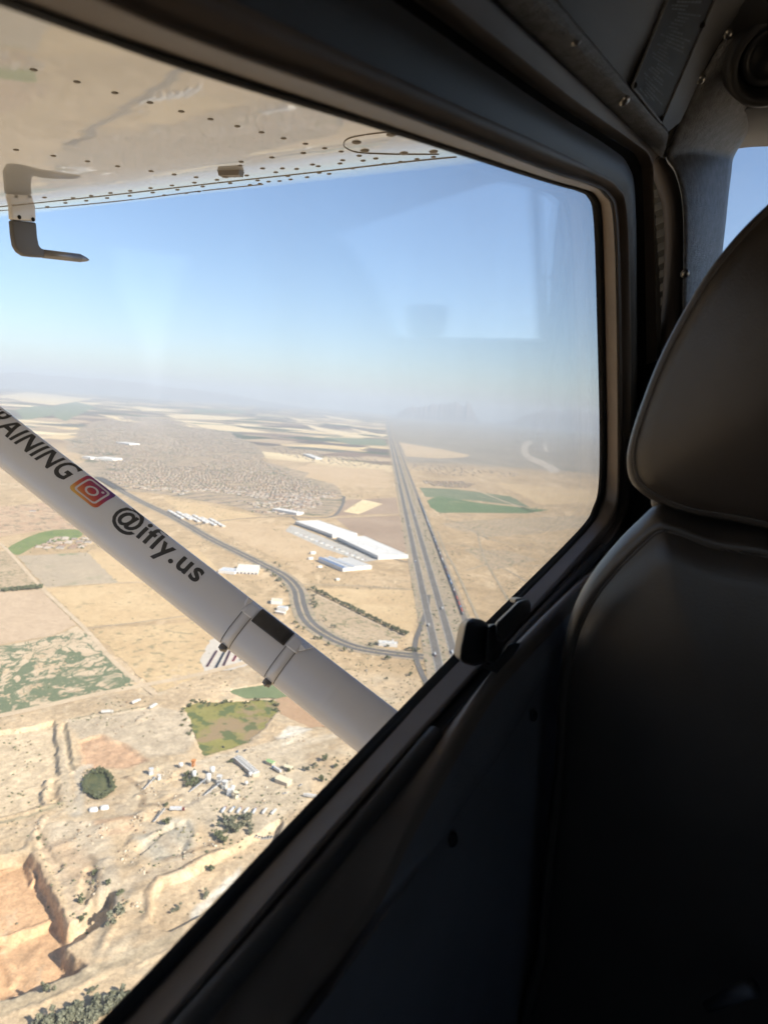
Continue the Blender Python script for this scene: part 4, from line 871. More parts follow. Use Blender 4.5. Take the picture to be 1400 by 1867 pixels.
shed((488, 1391), (499, 1396), 6, 4, 'pale green shed above the parked cars of the yard', mGRN)
shed((504, 1118), (520, 1121), 10, 5, 'small white shed lowest beside the strut band')
for i, (px, lb) in enumerate([(171, 'left of the two white domed tents below the round pond'), (191, 'right of the two white domed tents below the round pond')]):
    p = GS(px, 1477 - i * 4); o = empty('tent', tuple(p), .35); L_, R_ = 9.0, 4.2; v, f = [], []
    for j in range(9):
        x_ = -L_ / 2 + L_ * j / 8; rr = R_ * (1 - (abs(j - 4) / 4) ** 4 * .35)
        for q in range(11): a = math.pi * q / 10; v.append((x_, math.cos(a) * rr, math.sin(a) * rr * .75))
    f = [(11 * j + q, 11 * j + q + 1, 11 * j + q + 12, 11 * j + q + 11) for j in range(8) for q in range(10)] + [tuple(range(11))[::-1], tuple(range(88, 99))]
    mesh('canopy', v, f, mWHT, o, True); MB().box((L_ / 2 + .02, 0, 1.2), (.3, 2.2, 2.4)).build('door', mDARK, o); tag(o, lb, 'tent')
order_w = ['leftmost', 'second from left', 'third from left', 'fourth from left', 'fifth from left', 'sixth from left', 'rightmost']
for i, (px, mk) in enumerate(zip((409, 424, 437, 450, 465, 483, 500), (TRUCKD, TRUCKB, TRUCKD, TRUCK, TRUCKD, TRUCK, TRUCK))):
    mk(GS(px, 1477 + i * .6), 1.34 + random.uniform(-.1, .1), f'parked truck in the yard row above the grove, {order_w[i]}', 'truck', 'trucks parked in the yard', .72)
for i in range(6): CARS['white'](GS(468 + i * 5.5, 1521 - i * .6), 1.4, f'white car in the short row right of the grove, {["first", "second", "third", "fourth", "fifth", "last"][i]} from the left', 'car', 'cars right of the grove')
for px, py, mk, lb in [(198, 1300, TRUCK, 'white truck on the lane along the top of the gravel pad'), (281, 1289, TRUCK, 'white truck where the quarry lane meets the dirt road'), (250, 1281, TRUCK, 'white truck above the lane at the quarry top'), (433, 1371, CARS['blue'], 'blue car left of the pair above the ribbed shed'), (447, 1369, CARS['black'], 'black car right of the pair above the ribbed shed'), (503, 1405, TRUCKB, 'blue truck beside the pale green shed'), (563, 1454, TRUCK, 'white truck alone near the sill'), (326, 1478, TRUCKD, 'dark truck on the haul road above the gravel mound'), (407, 1360, CARS['black'], 'black car on the bank below the marsh'), (520, 1448, CARS['white'], 'white car alone in the open yard'), (548, 1433, CARS['white'], 'white car on the right side of the yard'), (480, 1114, CARS['white'], 'white car beside the little grey workshop'), (700, 1172, TRUCK, 'white truck behind the roadside store'), (716, 1171, TRUCK, 'second white truck behind the roadside store, on the right'), (773, 1175, CARS['white'], 'white car beside the frontage road'), (668, 1223, CARS['white'], 'white car in the scrub above the sill')]:
    mk(GS(px, py) + np.array([0, 0, .5]), random.uniform(0, 3), lb, 'truck' if 'truck' in lb else 'car')

# ================================================================== MOUNTAINS, HAZE
mMOUNT = mat('bare_mountain_rock', (.17, .135, .115), .95, vs=.0006, var=.3)
def range_(name, x0, x1, tops, dist, label, depth=5000):
    """mountain range: photo x along the horizon with crest photo y, standing 'dist' metres away"""
    xs_ = np.linspace(x0, x1, 70); ty = np.interp(xs_, [t[0] for t in tops], [t[1] for t in tops]); v = []; rr = np.random.default_rng(int(x0) + 905)
    prof = np.interp(np.arange(70), np.arange(0, 70, 2), rr.normal(0, 1, 35)) * .05 + np.interp(np.arange(70), np.arange(0, 70, 7), rr.normal(0, 1, 10)) * .08
    rows = [(0, 0), (.25, .42), (.5, 1.0), (.75, .5), (1, 0)]
    for j, (dd, hk) in enumerate(rows):
        for i, (x, y) in enumerate(zip(xs_, ty)):
            r = RW @ ray(x, y); hd = np.hypot(r[0], r[1]); base = r / hd * (dist + depth * dd)
            h = max(0.0, (r[2] / hd * dist + H)) * min(1, i / 9, (69 - i) / 9) * hk * (1 + prof[i] + rr.normal(0, .02)) if hk else -30
            v.append((base[0], base[1], -H + h))
    f = [(70 * j + i, 70 * j + i + 1, 70 * j + i + 71, 70 * j + i + 70) for j in range(4) for i in range(69)]
    tag(mesh(name, v, f, mMOUNT), label, 'mountains', kind='structure')
range_('mountain_range', -420, 560, [(-420, 640), (-80, 668), (0, 674), (40, 673), (90, 681), (150, 687), (200, 691), (260, 701), (330, 709), (420, 719), (560, 731)], 43000, 'hazy low mountain range along the left horizon')
range_('mountain_range', 720, 880, [(740, 742), (775, 738), (800, 739), (820, 734), (833, 733), (840, 742), (848, 744), (853, 731), (856, 742), (880, 752)], 35000, 'faint jagged butte right of the highway vanishing point', 2500)
range_('mountain_range', 900, 1400, [(930, 760), (970, 752), (1000, 747), (1030, 749), (1050, 746), (1095, 754), (1200, 752), (1300, 765)], 38000, 'faint mountain range at the right behind the dark plain')
hzm = bpy.data.materials.new('pale_haze'); hzm.use_nodes = True; t = hzm.node_tree; t.nodes.remove(t.nodes['Principled BSDF'])
pv = t.nodes.new('ShaderNodeVolumePrincipled'); pv.inputs['Density'].default_value = HAZE = 5.8e-5; pv.inputs['Color'].default_value = (.88, .94, 1.0, 1); pv.inputs['Anisotropy'].default_value = 0.0
t.links.new(pv.outputs[0], t.nodes['Material Output'].inputs['Volume'])
HB_ = B + 500
o = MB().box((0, 0, (-H - 33 + 640) / 2), (2 * HB_, 2 * HB_, 640 + H + 33)).build('haze', hzm)
tag(o, 'pale dusty haze filling the air over the plain', 'haze', kind='stuff')

# ================================================================== THE AIRPLANE (local axes: x forward, y left, z up; eye at 0,0,0)
AF = unit(ray(1495, 600))
_y = lambda x: 385 - .1205 * x
_xs = np.arange(-3000, -500, 1.0)
_d = [abs(ray(x, _y(x)) @ AF) for x in _xs]; _x = _xs[int(np.argmin(_d))]
AL = unit(ray(_x, _y(_x))); AL = unit(AL - (AL @ AF) * AF); AU = np.cross(AF, AL)
if AU[1] > 0: AU = -AU
def loc(r): return np.array([r @ AF, r @ AL, r @ AU])
def PL(x, y, d): q = loc(ray(x, y)); return q * (d / q[1])
def PFo(x, y, d): q = loc(ray(x, y)); return q * (d / q[0])
def PU(x, y, d): q = loc(ray(x, y)); return q * (d / q[2])
AM = np.eye(4)
for i, a in enumerate((AF, AL, AU)): AM[:3, i] = RW @ a
plane = empty('airplane'); plane.matrix_world = Matrix(AM.tolist())
tag(plane, 'small high-wing training airplane seen from inside its dark cabin', 'airplane')
def aempty(name, label, cat):
    o = empty(name); o.matrix_world = Matrix(AM.tolist()); return tag(o, label, cat)
def loft(name, curves, m, parent, closed=False, smooth=True, thick=0.0, sub=0):
    n = len(curves[0]); v = [p for c in curves for p in c]; k = n if closed else n - 1
    f = [(j * n + i, j * n + (i + 1) % n, (j + 1) * n + (i + 1) % n, (j + 1) * n + i) for j in range(len(curves) - 1) for i in range(k)]
    o = mesh(name, v, f, m, parent, smooth)
    if thick: s_ = o.modifiers.new('s', 'SOLIDIFY'); s_.thickness = thick; s_.offset = 0
    return o
def between(a, b, n, bulge=None):             # intermediate curves from a to b with a bulge vector profile
    out = []
    for k in range(n + 1):
        t_ = k / n; c = a * (1 - t_) + b * t_
        if bulge is not None: c = c + np.array(bulge) * math.sin(math.pi * t_)
        out.append(c)
    return out
mFRAME = mat('grey_brown_frame_plastic', (.135, .105, .083), .45, bump=.25, bs=900, vs=12)
mTRIM = mat('charcoal_trim_plastic', (.036, .036, .038), .40, bump=.35, bs=700, vs=9)
mPANEL = mat('dark_door_panel', (.14, .14, .15), .5, bump=.3, bs=600, vs=6)
mSEAL = mat('black_rubber', (.010, .010, .011), .85, spec=.2)
mTUBE = mat('ribbed_weatherstrip', (.035, .032, .03), .6, bump=.4, bs=500)
mVINYL = mat('grained_grey_vinyl', (.10, .102, .11), .42, var=.45, vs=90, bump=1.0, bs=420)
mLINER = mat('headliner_plastic', (.06, .059, .062), .5, bump=.3, bs=600, vs=8)
mSCREW = mat('bright_screw', (.35, .34, .33), .3, 1.0)
mBROWN = mat('brown_windlace', (.035, .028, .026), .75, bump=.3, bs=900)
mLEATH = mat('dark_leather', (.034, .027, .022), .36, var=.12, vs=14, bump=.12, bs=380)
mPAINT = mat('white_aircraft_paint', (.68, .68, .69), .22, var=.04, vs=2.0, coat=.5, dirt=((.45, .44, .42), 5.0, .66))
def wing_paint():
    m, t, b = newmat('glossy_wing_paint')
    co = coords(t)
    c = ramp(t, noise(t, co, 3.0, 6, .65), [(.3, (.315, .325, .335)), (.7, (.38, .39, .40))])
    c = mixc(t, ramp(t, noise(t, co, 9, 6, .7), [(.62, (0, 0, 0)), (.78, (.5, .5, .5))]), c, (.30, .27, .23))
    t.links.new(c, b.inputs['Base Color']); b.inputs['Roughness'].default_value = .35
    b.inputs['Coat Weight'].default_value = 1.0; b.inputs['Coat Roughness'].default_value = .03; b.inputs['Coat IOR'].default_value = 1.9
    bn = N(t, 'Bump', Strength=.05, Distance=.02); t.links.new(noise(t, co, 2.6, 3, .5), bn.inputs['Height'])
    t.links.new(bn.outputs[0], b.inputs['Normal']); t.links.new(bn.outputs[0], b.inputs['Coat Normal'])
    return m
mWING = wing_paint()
mRIVET = mat('grimy_rivet', (.17, .155, .14), .5)
mBOOT = mat('dark_grey_boot', (.10, .10, .105), .45)
mTUBEM = mat('dull_grey_metal', (.21, .21, .22), .38, .6)
mDECAL = mat('charcoal_lettering', (.028, .03, .033), .4, var=.1)
def pane_material():
    m = bpy.data.materials.new('scuffed_acrylic'); m.use_nodes = True; t = m.node_tree; t.nodes.clear()
    out = N(t, 'OutputMaterial'); tr_ = N(t, 'BsdfTransparent'); tr_.inputs[0].default_value = (.97, .975, .98, 1)
    gl = N(t, 'BsdfGlossy'); gl.inputs['Roughness'].default_value = .05
    lw = N(t, 'LayerWeight', Blend=.5); fr_ = mth(t, 'MULTIPLY_ADD', mth(t, 'POWER', lw.outputs['Facing'], 5.0), .93, .028)   # Schlick reflectance of each face
    mx = N(t, 'MixShader'); t.links.new(fr_, mx.inputs[0]); t.links.new(tr_.outputs[0], mx.inputs[1]); t.links.new(gl.outputs[0], mx.inputs[2])
    df = N(t, 'BsdfDiffuse'); df.inputs[0].default_value = (.5, .46, .40, 1); tl = N(t, 'BsdfTranslucent'); tl.inputs[0].default_value = (.55, .52, .48, 1)
    ad = N(t, 'MixShader'); ad.inputs[0].default_value = .6; t.links.new(df.outputs[0], ad.inputs[1]); t.links.new(tl.outputs[0], ad.inputs[2])
    co = coords(t)
    film = mth(t, 'MULTIPLY', ramp(t, noise(t, coords(t, (3, 3, 1)), 2.0, 5, .6), [(.4, (0, 0, 0)), (.8, (1, 1, 1))]), .04)
    strk = mth(t, 'MULTIPLY', ramp(t, noise(t, coords(t, (38, 1, 5)), 2.4, 5, .7), [(.60, (0, 0, 0)), (.72, (1, 1, 1))]), .30)
    strk = mth(t, 'MULTIPLY', strk, ramp(t, noise(t, coords(t, (1, 1, 1)), 5.0, 3, .5), [(.52, (0, 0, 0)), (.66, (1, 1, 1))]))
    sx = N(t, 'SeparateXYZ'); t.links.new(co, sx.inputs[0])                 # the smears sit on the lower front part of the pane
    strk = mth(t, 'MULTIPLY', strk, mth(t, 'MULTIPLY', mth(t, 'MULTIPLY_ADD', sx.outputs[0], 6.0, -4.2, clamp=True), mth(t, 'MULTIPLY_ADD', sx.outputs[2], -8.0, -.2, clamp=True)))
    m2 = N(t, 'MixShader'); t.links.new(mth(t, 'ADD', film, strk, clamp=True), m2.inputs[0]); t.links.new(mx.outputs[0], m2.inputs[1]); t.links.new(ad.outputs[0], m2.inputs[2])
    sp = ramp(t, noise(t, coords(t, (1, 1, .6)), 150, 2, .5), [(.80, (0, 0, 0)), (.82, (1, 1, 1))])
    dk = N(t, 'BsdfDiffuse'); dk.inputs[0].default_value = (.03, .025, .02, 1)
    m3 = N(t, 'MixShader'); t.links.new(mth(t, 'MULTIPLY', sp, .75), m3.inputs[0]); t.links.new(m2.outputs[0], m3.inputs[1]); t.links.new(dk.outputs[0], m3.inputs[2])
    t.links.new(m3.outputs[0], out.inputs[0]); return m
mPANE = pane_material()

# ---- door: rings around the window opening, from the glass inwards
CA = [(0, 8), (350, 135), (700, 241), (1000, 335), (1050, 349), (1075, 365), (1086, 410), (1092, 600), (1095, 780), (1093, 880), (1084, 920), (1058, 966), (837, 1193), (535, 1500), (178, 1867)]
CB = [(0, -14), (350, 112), (700, 227), (1000, 327), (1056, 343), (1086, 358), (1097, 408), (1102, 600), (1105, 780), (1103, 884), (1093, 926), (1064, 972), (843, 1199), (548, 1513), (200, 1889)]
CC = [(0, -95), (350, 65), (700, 193), (1000, 311), (1072, 335), (1108, 356), (1122, 405), (1127, 600), (1128, 780), (1127, 900), (1116, 942), (1085, 985), (868, 1226), (585, 1541), (245, 1935)]
CD = [(0, -102), (350, 60), (700, 188), (1000, 306), (1074, 330), (1113, 353), (1128, 403), (1133, 600), (1134, 780), (1133, 902), (1121, 946), (1089, 990), (870, 1229), (589, 1546), (250, 1941)]
CK = [(0, -200), (350, -35), (700, 130), (1000, 268), (1085, 312), (1125, 340), (1143, 390), (1150, 600), (1149, 780), (1147, 910), (1133, 955), (1098, 1001), (878, 1240), (607, 1569), (269, 1955)]
CE = [(0, -520), (350, -255), (700, -10), (1000, 198), (1110, 268), (1145, 302), (1158, 370), (1161, 600), (1161, 780), (1159, 915), (1144, 961), (1103, 1006), (880, 1243), (611, 1573), (275, 1961)]
CG = [(20, -540), (370, -280), (740, -10), (1012, 188), (1128, 262), (1163, 292), (1172, 362), (1177, 600), (1178, 780), (1174, 922), (1158, 972), (1110, 1014), (884, 1248), (616, 1579), (290, 1976)]
def ring(px, d, rear, nsub=5):
    P = [PL(x, y, dd) for (x, y), dd in zip(px, [d] * len(px) if np.isscalar(d) else d)]
    top, bot = P[0], P[-1]; mid = (top + bot) / 2
    P += [np.array([bot[0] - .22, bot[1], bot[2] - .004]), np.array([-.12 - rear, bot[1], bot[2] + .03 ]), np.array([-.16 - rear, mid[1], mid[2]]), np.array([-.12 - rear, top[1], top[2] - .03]), np.array([top[0] - .22, top[1], top[2] - .004])]
    return smooth_poly(P, nsub, True)
rA, rB, rC, rD = ring(CA, .300, 0), ring(CB, .293, .01), ring(CC, .266, .02), ring(CD, .2685, .024)
rK, rE, rG = ring(CK, .2575, .035), ring(CE, .254, .06), ring(CG, .2555, .068)
door = link(bpy.data.objects.new('door', None), plane); door.empty_display_size = .1
rA0 = rA + (rA - rA.mean(0)) * .03; rA0[:, 1] = .3025
loft('window_seal', [rA0 * [1, 0, 1] + [0, .2985, 0], rA * [1, 0, 1] + [0, .2985, 0]] + between(rA, rB, 4, (0, -.004, 0))[1:] + [rB + [0, .012, 0]], mSEAL, door, True)
loft('window_reveal', between(rB, rC, 4, (0, -.001, 0)) + between(rC, rD, 2)[1:], mFRAME, door, True)
groove = (rC + rD) / 2; groove[:, 1] += .008
loft('groove', [rC + [0, .002, 0], groove, rD + [0, .002, 0]], mSEAL, door, True)
NSIL = 11 * 5                                 # first index of the sill part of a ring (after the lower front corner)
loft('inner_moulding', between(rD, rK, 5, (0, -.004, 0)), mFRAME, door, True)
deep = (rE + rG) / 2; deep[:, 1] += .03
loft('door_frame', between(rK, rE, 6, (0, -.0035, 0)), mTRIM, door, True)
loft('door_gap', [rE, rE * .5 + deep * .5, deep, deep * .5 + rG * .5, rG], mSEAL, door, True)
pn = [(p[0], .3005, p[2]) for p in rA0]
pv2 = pn + [(p[0], .3065, p[2]) for p in rA0]; k = len(pn)
mesh('window_pane', pv2, [tuple(range(k))[::-1], tuple(range(k, 2 * k))], mPANE, door)
# sill tube, ledge, upper and lower panel below the window
tubeA = rD[NSIL:NSIL + 5 * 4 + 1]; tubeB = rK[NSIL:NSIL + 5 * 4 + 1]
def ribbed_tube(name, C, r, m, parent, n=10):
    C = np.array(C); T = np.gradient(C, axis=0); v = []
    for p, t_ in zip(C, T):
        t_ = unit(t_); u = unit(np.cross(t_, [0, 1, 0])); w_ = np.cross(t_, u)
        for q in range(n): a = 2 * math.pi * q / n; v.append(p + r * (math.cos(a) * u + math.sin(a) * w_))
    f = [(i * n + q, i * n + (q + 1) % n, (i + 1) * n + (q + 1) % n, (i + 1) * n + q) for i in range(len(C) - 1) for q in range(n)]
    f += [tuple(range(n))[::-1], tuple(range((len(C) - 1) * n, len(C) * n))]
    return mesh(name, v, f, m, parent, True)
seg = smooth_poly((tubeA + tubeB) / 2, 3)
i1 = int(len(seg) * .235); i2 = int(len(seg) * .34)
ribbed_tube('weatherstrip', seg[:i1] + [0, -.0035, 0], .0065, mTUBE, door)
ribbed_tube('weatherstrip', seg[i2:] + [0, -.0045, 0], .0085, mTUBE, door)
LEDGE = [(1160, 960), (1112, 1018), (1058, 1063), (948, 1172), (886, 1240), (786, 1401), (728, 1500), (665, 1624), (500, 1850), (352, 2034)]
LEDGI = [(1165, 950), (1108, 1010), (1040, 1070), (930, 1182), (880, 1244), (803, 1333), (676, 1500), (614, 1577), (400, 1850), (288, 1974)]
def tail(P, dz=0):
    P = [np.array(p) for p in P]; return smooth_poly([P[0] + (.35, 0, .01)] + P + [np.array([-.1, P[-1][1], P[-1][2] - .01]), np.array([-.9, P[-1][1], P[-1][2] - .01])], 6)
lI = tail([PL(x, y, .256) for x, y in LEDGI]); lE = tail([PL(x, y, .240) for x, y in LEDGE])
lE2 = lE + [0, -.006, -.007]; lE3 = lE + [0, -.008, -.02]
loft('ledge', [lI + [0, .02, -.02], lI, lI * .5 + lE * .5 + [0, 0, .001], lE, lE * .45 + lE2 * .55 + [0, -.0012, .0012], lE2, lE3], mFRAME, door)
UPP = [(1290, 900), (1180, 1010), (1100, 1090), (995, 1232), (950, 1310), (898, 1395), (845, 1470), (800, 1534), (640, 1760), (500, 1950)]
uH = tail([PL(x, y, .222) for x, y in UPP])
loft('upper_panel', [lE3, lE3 * .5 + uH * .5, uH, uH + [0, .004, -.006], uH + [0, .02, -.012]], mPANEL, door)
lo = uH.copy(); lo[:, 2] = -.98; lo[:, 1] = .225
loft('lower_panel', [uH + [0, .012, -.004], uH * .6 + lo * .4 + [0, .006, 0], lo], mPANEL, door)
def screw(px, py, d, parent, r=.0045, ax=1, m=mSCREW, name='screw'):
    p = PL(px, py, d) if ax == 1 else (PFo(px, py, d) if ax == 0 else PU(px, py, d)); return screw_at(p, unit(-p), r, parent, m, name)
_scr = MB(); _nseg = 10
for rr_, hh in ((1.25, 0), (1.2, .25), (1.0, .5), (.65, .72), (.25, .8)):
    for q in range(_nseg): a = 2 * math.pi * q / _nseg; _scr.v.append((math.cos(a) * rr_, math.sin(a) * rr_, hh))
for j in range(4):
    for q in range(_nseg): _scr.f.append((j * _nseg + q, j * _nseg + (q + 1) % _nseg, (j + 1) * _nseg + (q + 1) % _nseg, (j + 1) * _nseg + q)); _scr.mi.append(0)
_scr.f.append(tuple(range(4 * _nseg, 5 * _nseg))); _scr.mi.append(0)
_so = _scr.build('screw', mSCREW, None, True); SCRD = _so.data; bpy.data.objects.remove(_so)
_so = _scr.build('rivet', mRIVET, None, True); RIVD = _so.data; bpy.data.objects.remove(_so)
_so = _scr.build('knob', mSEAL, None, True); KNBD = _so.data; bpy.data.objects.remove(_so)
def screw_at(p, n, r, parent, m=mSCREW, name='screw'):
    o = link(bpy.data.objects.new(name, {mSCREW: SCRD, mRIVET: RIVD}.get(m, KNBD)), parent)
    o.rotation_euler = Vector(n).to_track_quat('Z', 'Y').to_euler(); o.location = tuple(p); o.scale = (r, r, r); return o
for px, py in ((972, 1305), (825, 1531)): screw_at(PL(px, py, .2285), (0, -1, .1), .0055, door, mSEAL)
# window latch: moulded pivot block on the frame plus swinging handle
def prism(name, poly, d0, d1, m, parent, bevel=.003, sh=(0, 0)):
    """outline given by photo points on the plane at lateral distance d0, extruded to d1"""
    A = [PL(x, y, d0) for x, y in poly]; c = np.mean(A, 0)
    q1 = PL(*np.mean(poly, 0), d1); q0 = PL(*np.mean(poly, 0), d0)
    Bk = [np.array([p[0] + (q1 - q0)[0] * .8, d1, p[2] + (q1 - q0)[2] * .8]) for p in A]; n = len(A)
    if np.dot(np.cross(A[1] - A[0], A[2] - A[1]), [0, 1, 0]) > 0: A, Bk = A[::-1], Bk[::-1]
    o = mesh(name, A + Bk, [tuple(range(n)), tuple(range(n, 2 * n))[::-1]] + [(i, n + i, n + (i + 1) % n, (i + 1) % n) for i in range(n)], m, parent, True)
    bmm = bmesh.new(); bmm.from_mesh(o.data); bmesh.ops.recalc_face_normals(bmm, faces=bmm.faces); bmm.to_mesh(o.data); bmm.free()
    if bevel: b_ = o.modifiers.new('b', 'BEVEL'); b_.width = bevel; b_.segments = 3; b_.limit_method = 'ANGLE'
    return o
mLATCH = mat('black_latch_plastic', (.022, .023, .027), .32, bump=.15, bs=900)
latch = link(bpy.data.objects.new('window_latch', None), door); latch.empty_display_size = .05
prism('pivot_block', [(850, 1132), (862, 1126), (882, 1129), (893, 1140), (897, 1160), (893, 1195), (885, 1211), (866, 1216), (842, 1210), (838, 1200), (840, 1180), (846, 1152)], .232, .275, mLATCH, latch, .006)
prism('hub', [(891, 1140), (906, 1136), (915, 1142), (919, 1160), (914, 1195), (900, 1211), (886, 1208), (888, 1170)], .222, .262, mLATCH, latch, .004)
prism('handle', [(904, 1137), (930, 1112), (946, 1096), (958, 1092), (967, 1096), (967, 1116), (962, 1126), (930, 1158), (912, 1172), (905, 1160)], .214, .226, mLATCH, latch, .003)
prism('handle_tip', [(938, 1098), (940, 1091), (952, 1090), (965, 1093), (962, 1099), (948, 1097), (944, 1104)], .226, .262, mLATCH, latch, .002)
prism('latch_plate', [(868, 1222), (880, 1218), (902, 1226), (908, 1232), (930, 1205), (945, 1180), (948, 1172), (935, 1172), (925, 1176), (920, 1185), (905, 1206), (892, 1212), (880, 1210)], .236, .240, mTRIM, door, .001)

# ---- door jamb tube, headliner edge, trim strip
JT = [(20, -540), (370, -280), (740, -10), (1012, 188), (1128, 262), (1163, 292), (1172, 362), (1177, 600), (1178, 780), (1176, 930), (1170, 1050)]
JO = [(60, -640), (400, -340), (795, -20), (1035, 172), (1148, 255), (1182, 287), (1187, 358), (1192, 600), (1196, 780), (1198, 940), (1200, 1060)]
jT = smooth_poly([PL(x, y, .2545) for x, y in JT], 6); jO = smooth_poly([PL(x, y, .242) for x, y in JO], 6)
def rearext(c, dx=-1.0): return np.vstack([c[0] + [dx, 0, 0], c])
jT, jO = rearext(jT), rearext(jO)
loft('jamb_tube', between(jT, jO, 6, (0, -.009, 0)) + [jO + [0, .012, .004]], mFRAME, plane)
TE = [(150, -715), (500, -375), (800, -95), (1080, 168), (1150, 234), (1205, 286)]
TI = [(330, -850), (640, -460), (900, -130), (1110, 120), (1165, 185), (1217, 246)]
je = rearext(smooth_poly([PL(x, y, .236) for x, y in TE], 6)); ji = rearext(smooth_poly([PL(x, y, .205) for x, y in TI], 6))
jo = jO[:len(je)].copy(); jo = np.array([np.array([p[0], .243, np.interp(p[0], jO[:32, 0], jO[:32, 2])]) for p in je])
loft('header_strip', [jo + [0, .004, 0], jo * .5 + je * .5 + [0, .004, .004], je + [0, .002, .003]], mFRAME, plane)
loft('header_trim', [je + [0, .003, .004], je, je * .97 + ji * .03 + [0, -.0012, 0], je * .5 + ji * .5 + [0, -.002, -.001], ji, ji + [0, .002, .006]], mVINYL, plane, thick=.0015)
for px, py in ((1050, 70), (1137, 183)):
    q = loc(ray(px, py)); k_ = np.argmin([np.linalg.norm(np.cross(unit(p), unit(q))) for p in (je * .5 + ji * .5)]); mid = (je * .5 + ji * .5)[k_]
    p = q * (np.linalg.norm(mid) / np.linalg.norm(q)) * .985; screw_at(p, unit(np.array([-.1, -.6, -.8])), .0055, plane, mSCREW)
# headliner side panel rising inboard from the trim to the roof
UR = .40
hp = ji.copy(); hp[:, 1] = .02; hp[:, 2] = UR
h2 = ji * .45 + hp * .55 + [0, .02, .03]; 
roof_in = hp.copy(); roof_in[:, 1] = -.75
def endat(c, fe): c = c.copy(); c[1:, 0] = c[1, 0] + (c[1:, 0] - c[1, 0]) * (fe - c[1, 0]) / (c[-1, 0] - c[1, 0]); return c
def endpt(c, p): c = endat(c, p[0]); k_ = np.clip((c[:, 0] - (p[0] - .5)) / .5, 0, 1)[:, None] ** 2; return c + k_ * (p - c[-1]) * [0, 1, 1]
h1 = ji * .72 + h2 * .28
E1, E2, E3 = PU(1240, 222, .285), PU(1288, 118, .345), PU(1364, -10, UR); e_mid, e_top = E2[0], E3[0]
loft('headliner', [ji + [0, .001, .003], endpt(h1, E1), endpt(h2, E2), endpt(hp, E3), endat(roof_in, e_top + .1), endat(roof_in * [1, 0, 1] + [0, -.92, -.18], e_top + .1)], mLINER, plane)
# placard on the headliner panel, with its rows of worn print
def on_panel(px, py, lift=.003):
    q = loc(ray(px, py)); best = None                       # march to the panel strip between ji and h2
    for s_ in np.linspace(.3, 2.2, 800):
        p = q / np.linalg.norm(q) * s_
        a = np.array([np.interp(p[0], ji[:, 0], ji[:, k_]) for k_ in range(3)]); b_ = np.array([np.interp(p[0], h2[:, 0], h2[:, k_]) for k_ in range(3)])
        n = unit(np.cross([1, 0, 0], b_ - a)); e = abs((p - a) @ n)
        if best is None or e < best[0]: best = (e, p)
    return best[1] * (1 - lift / np.linalg.norm(best[1]))
PC = [on_panel(x, y) for x, y in ((1152, 157), (1205, 224), (1302, 0), (1216, 0))]
def pq(u, v, lift=0.0):
    p = (PC[0] * (1 - v) + PC[1] * v) * (1 - u) + (PC[3] * (1 - v) + PC[2] * v) * u; return p * (1 - lift)
plc = link(bpy.data.objects.new('placard', None), plane)
def quad(name, u0, u1, v0, v1, lift, m, parent): return mesh(name, [pq(u0, v0, lift), pq(u0, v1, lift), pq(u1, v1, lift), pq(u1, v0, lift)], [(0, 1, 2, 3)], m, parent)
o = quad('backing_plate', -.005, 1.6, 0, 1, 0, mat('slate_placard', (.022, .027, .036), .6, spec=.2), plc); s_ = o.modifiers.new('s', 'SOLIDIFY'); s_.thickness = .002
mPRINT = mat('worn_pale_print', (.16, .195, .235), .6, var=.5, vs=60, spec=.2)
pr_ = random.Random(4); u = .05; row = MB()
while u < 1.5:
    a = pr_.uniform(.12, .34); b_ = min(.93, a + pr_.uniform(.22, .6)); hgt = pr_.uniform(.012, .02)
    v_ = a
    while v_ < b_:
        w_ = pr_.uniform(.02, .09)
        row.add([pq(u, v_, .004), pq(u, min(b_, v_ + w_), .004), pq(u + hgt, min(b_, v_ + w_), .004), pq(u + hgt, v_, .004)], [(0, 1, 2, 3)]); v_ += w_ + .012
    u += .033
row.build('print_rows', mPRINT, plc)
rim = MB()
for (a, b_) in (((0, 0), (0, 1)), ((0, 0), (1.6, 0)), ((0, 1), (1.6, 1))): rim.tube(pq(*a, .003), pq(*b_, .003), .0013, n=6)
rim.build('rim', mVINYL, plc)
for u_, v_ in ((.03, .04), (.03, .95), (.82, .97)): screw_at(pq(u_, v_, .004), unit(-pq(u_, v_)), .0024, plc, mSEAL)

# ---- front pillar: vinyl cover, brown windlace, crumpled foam, windscreen edge
FPI = 1.36
PLc = [(1362, -10), (1335, 40), (1290, 118), (1262, 170), (1237, 225), (1222, 262), (1214, 285), (1230, 310), (1243, 360), (1247, 430), (1246, 500), (1245, 560), (1244, 640), (1240, 800), (1240, 1000)]
PRc = [(1520, -60), (1480, 40), (1440, 150), (1400, 190), (1360, 232), (1340, 262), (1329, 285), (1326, 310), (1321, 350), (1316, 400), (1310, 455), (1305, 510), (1298, 600), (1285, 800), (1280, 1000)]
pl = smooth_poly([PFo(x, y, f_) for (x, y), f_ in zip(PLc, np.interp(np.arange(15), [0, 2, 4, 6, 14], [e_top + .012, e_mid + .012, E1[0] + .012, E1[0] + .02, 1.28]))], 5)
prr = smooth_poly([PFo(x, y, f_) for (x, y), f_ in zip(PRc, np.interp(np.arange(15), [0, 3, 6, 14], [1.27, 1.34, 1.42, 1.42]))], 5)
cov = between(pl, prr, 8, (-.035, 0, 0))
loft('pillar_cover', [pl + [.03, .004, 0]] + [pl + [.004, .001, 0]] + cov + [prr + [.03, -.002, .0], prr + [.06, .03, 0]], mVINYL, plane, thick=.0015)
ribbed_tube('pillar_piping', pl[:32] + [-.004, .002, .002], .0035, mSEAL, plane, 8)
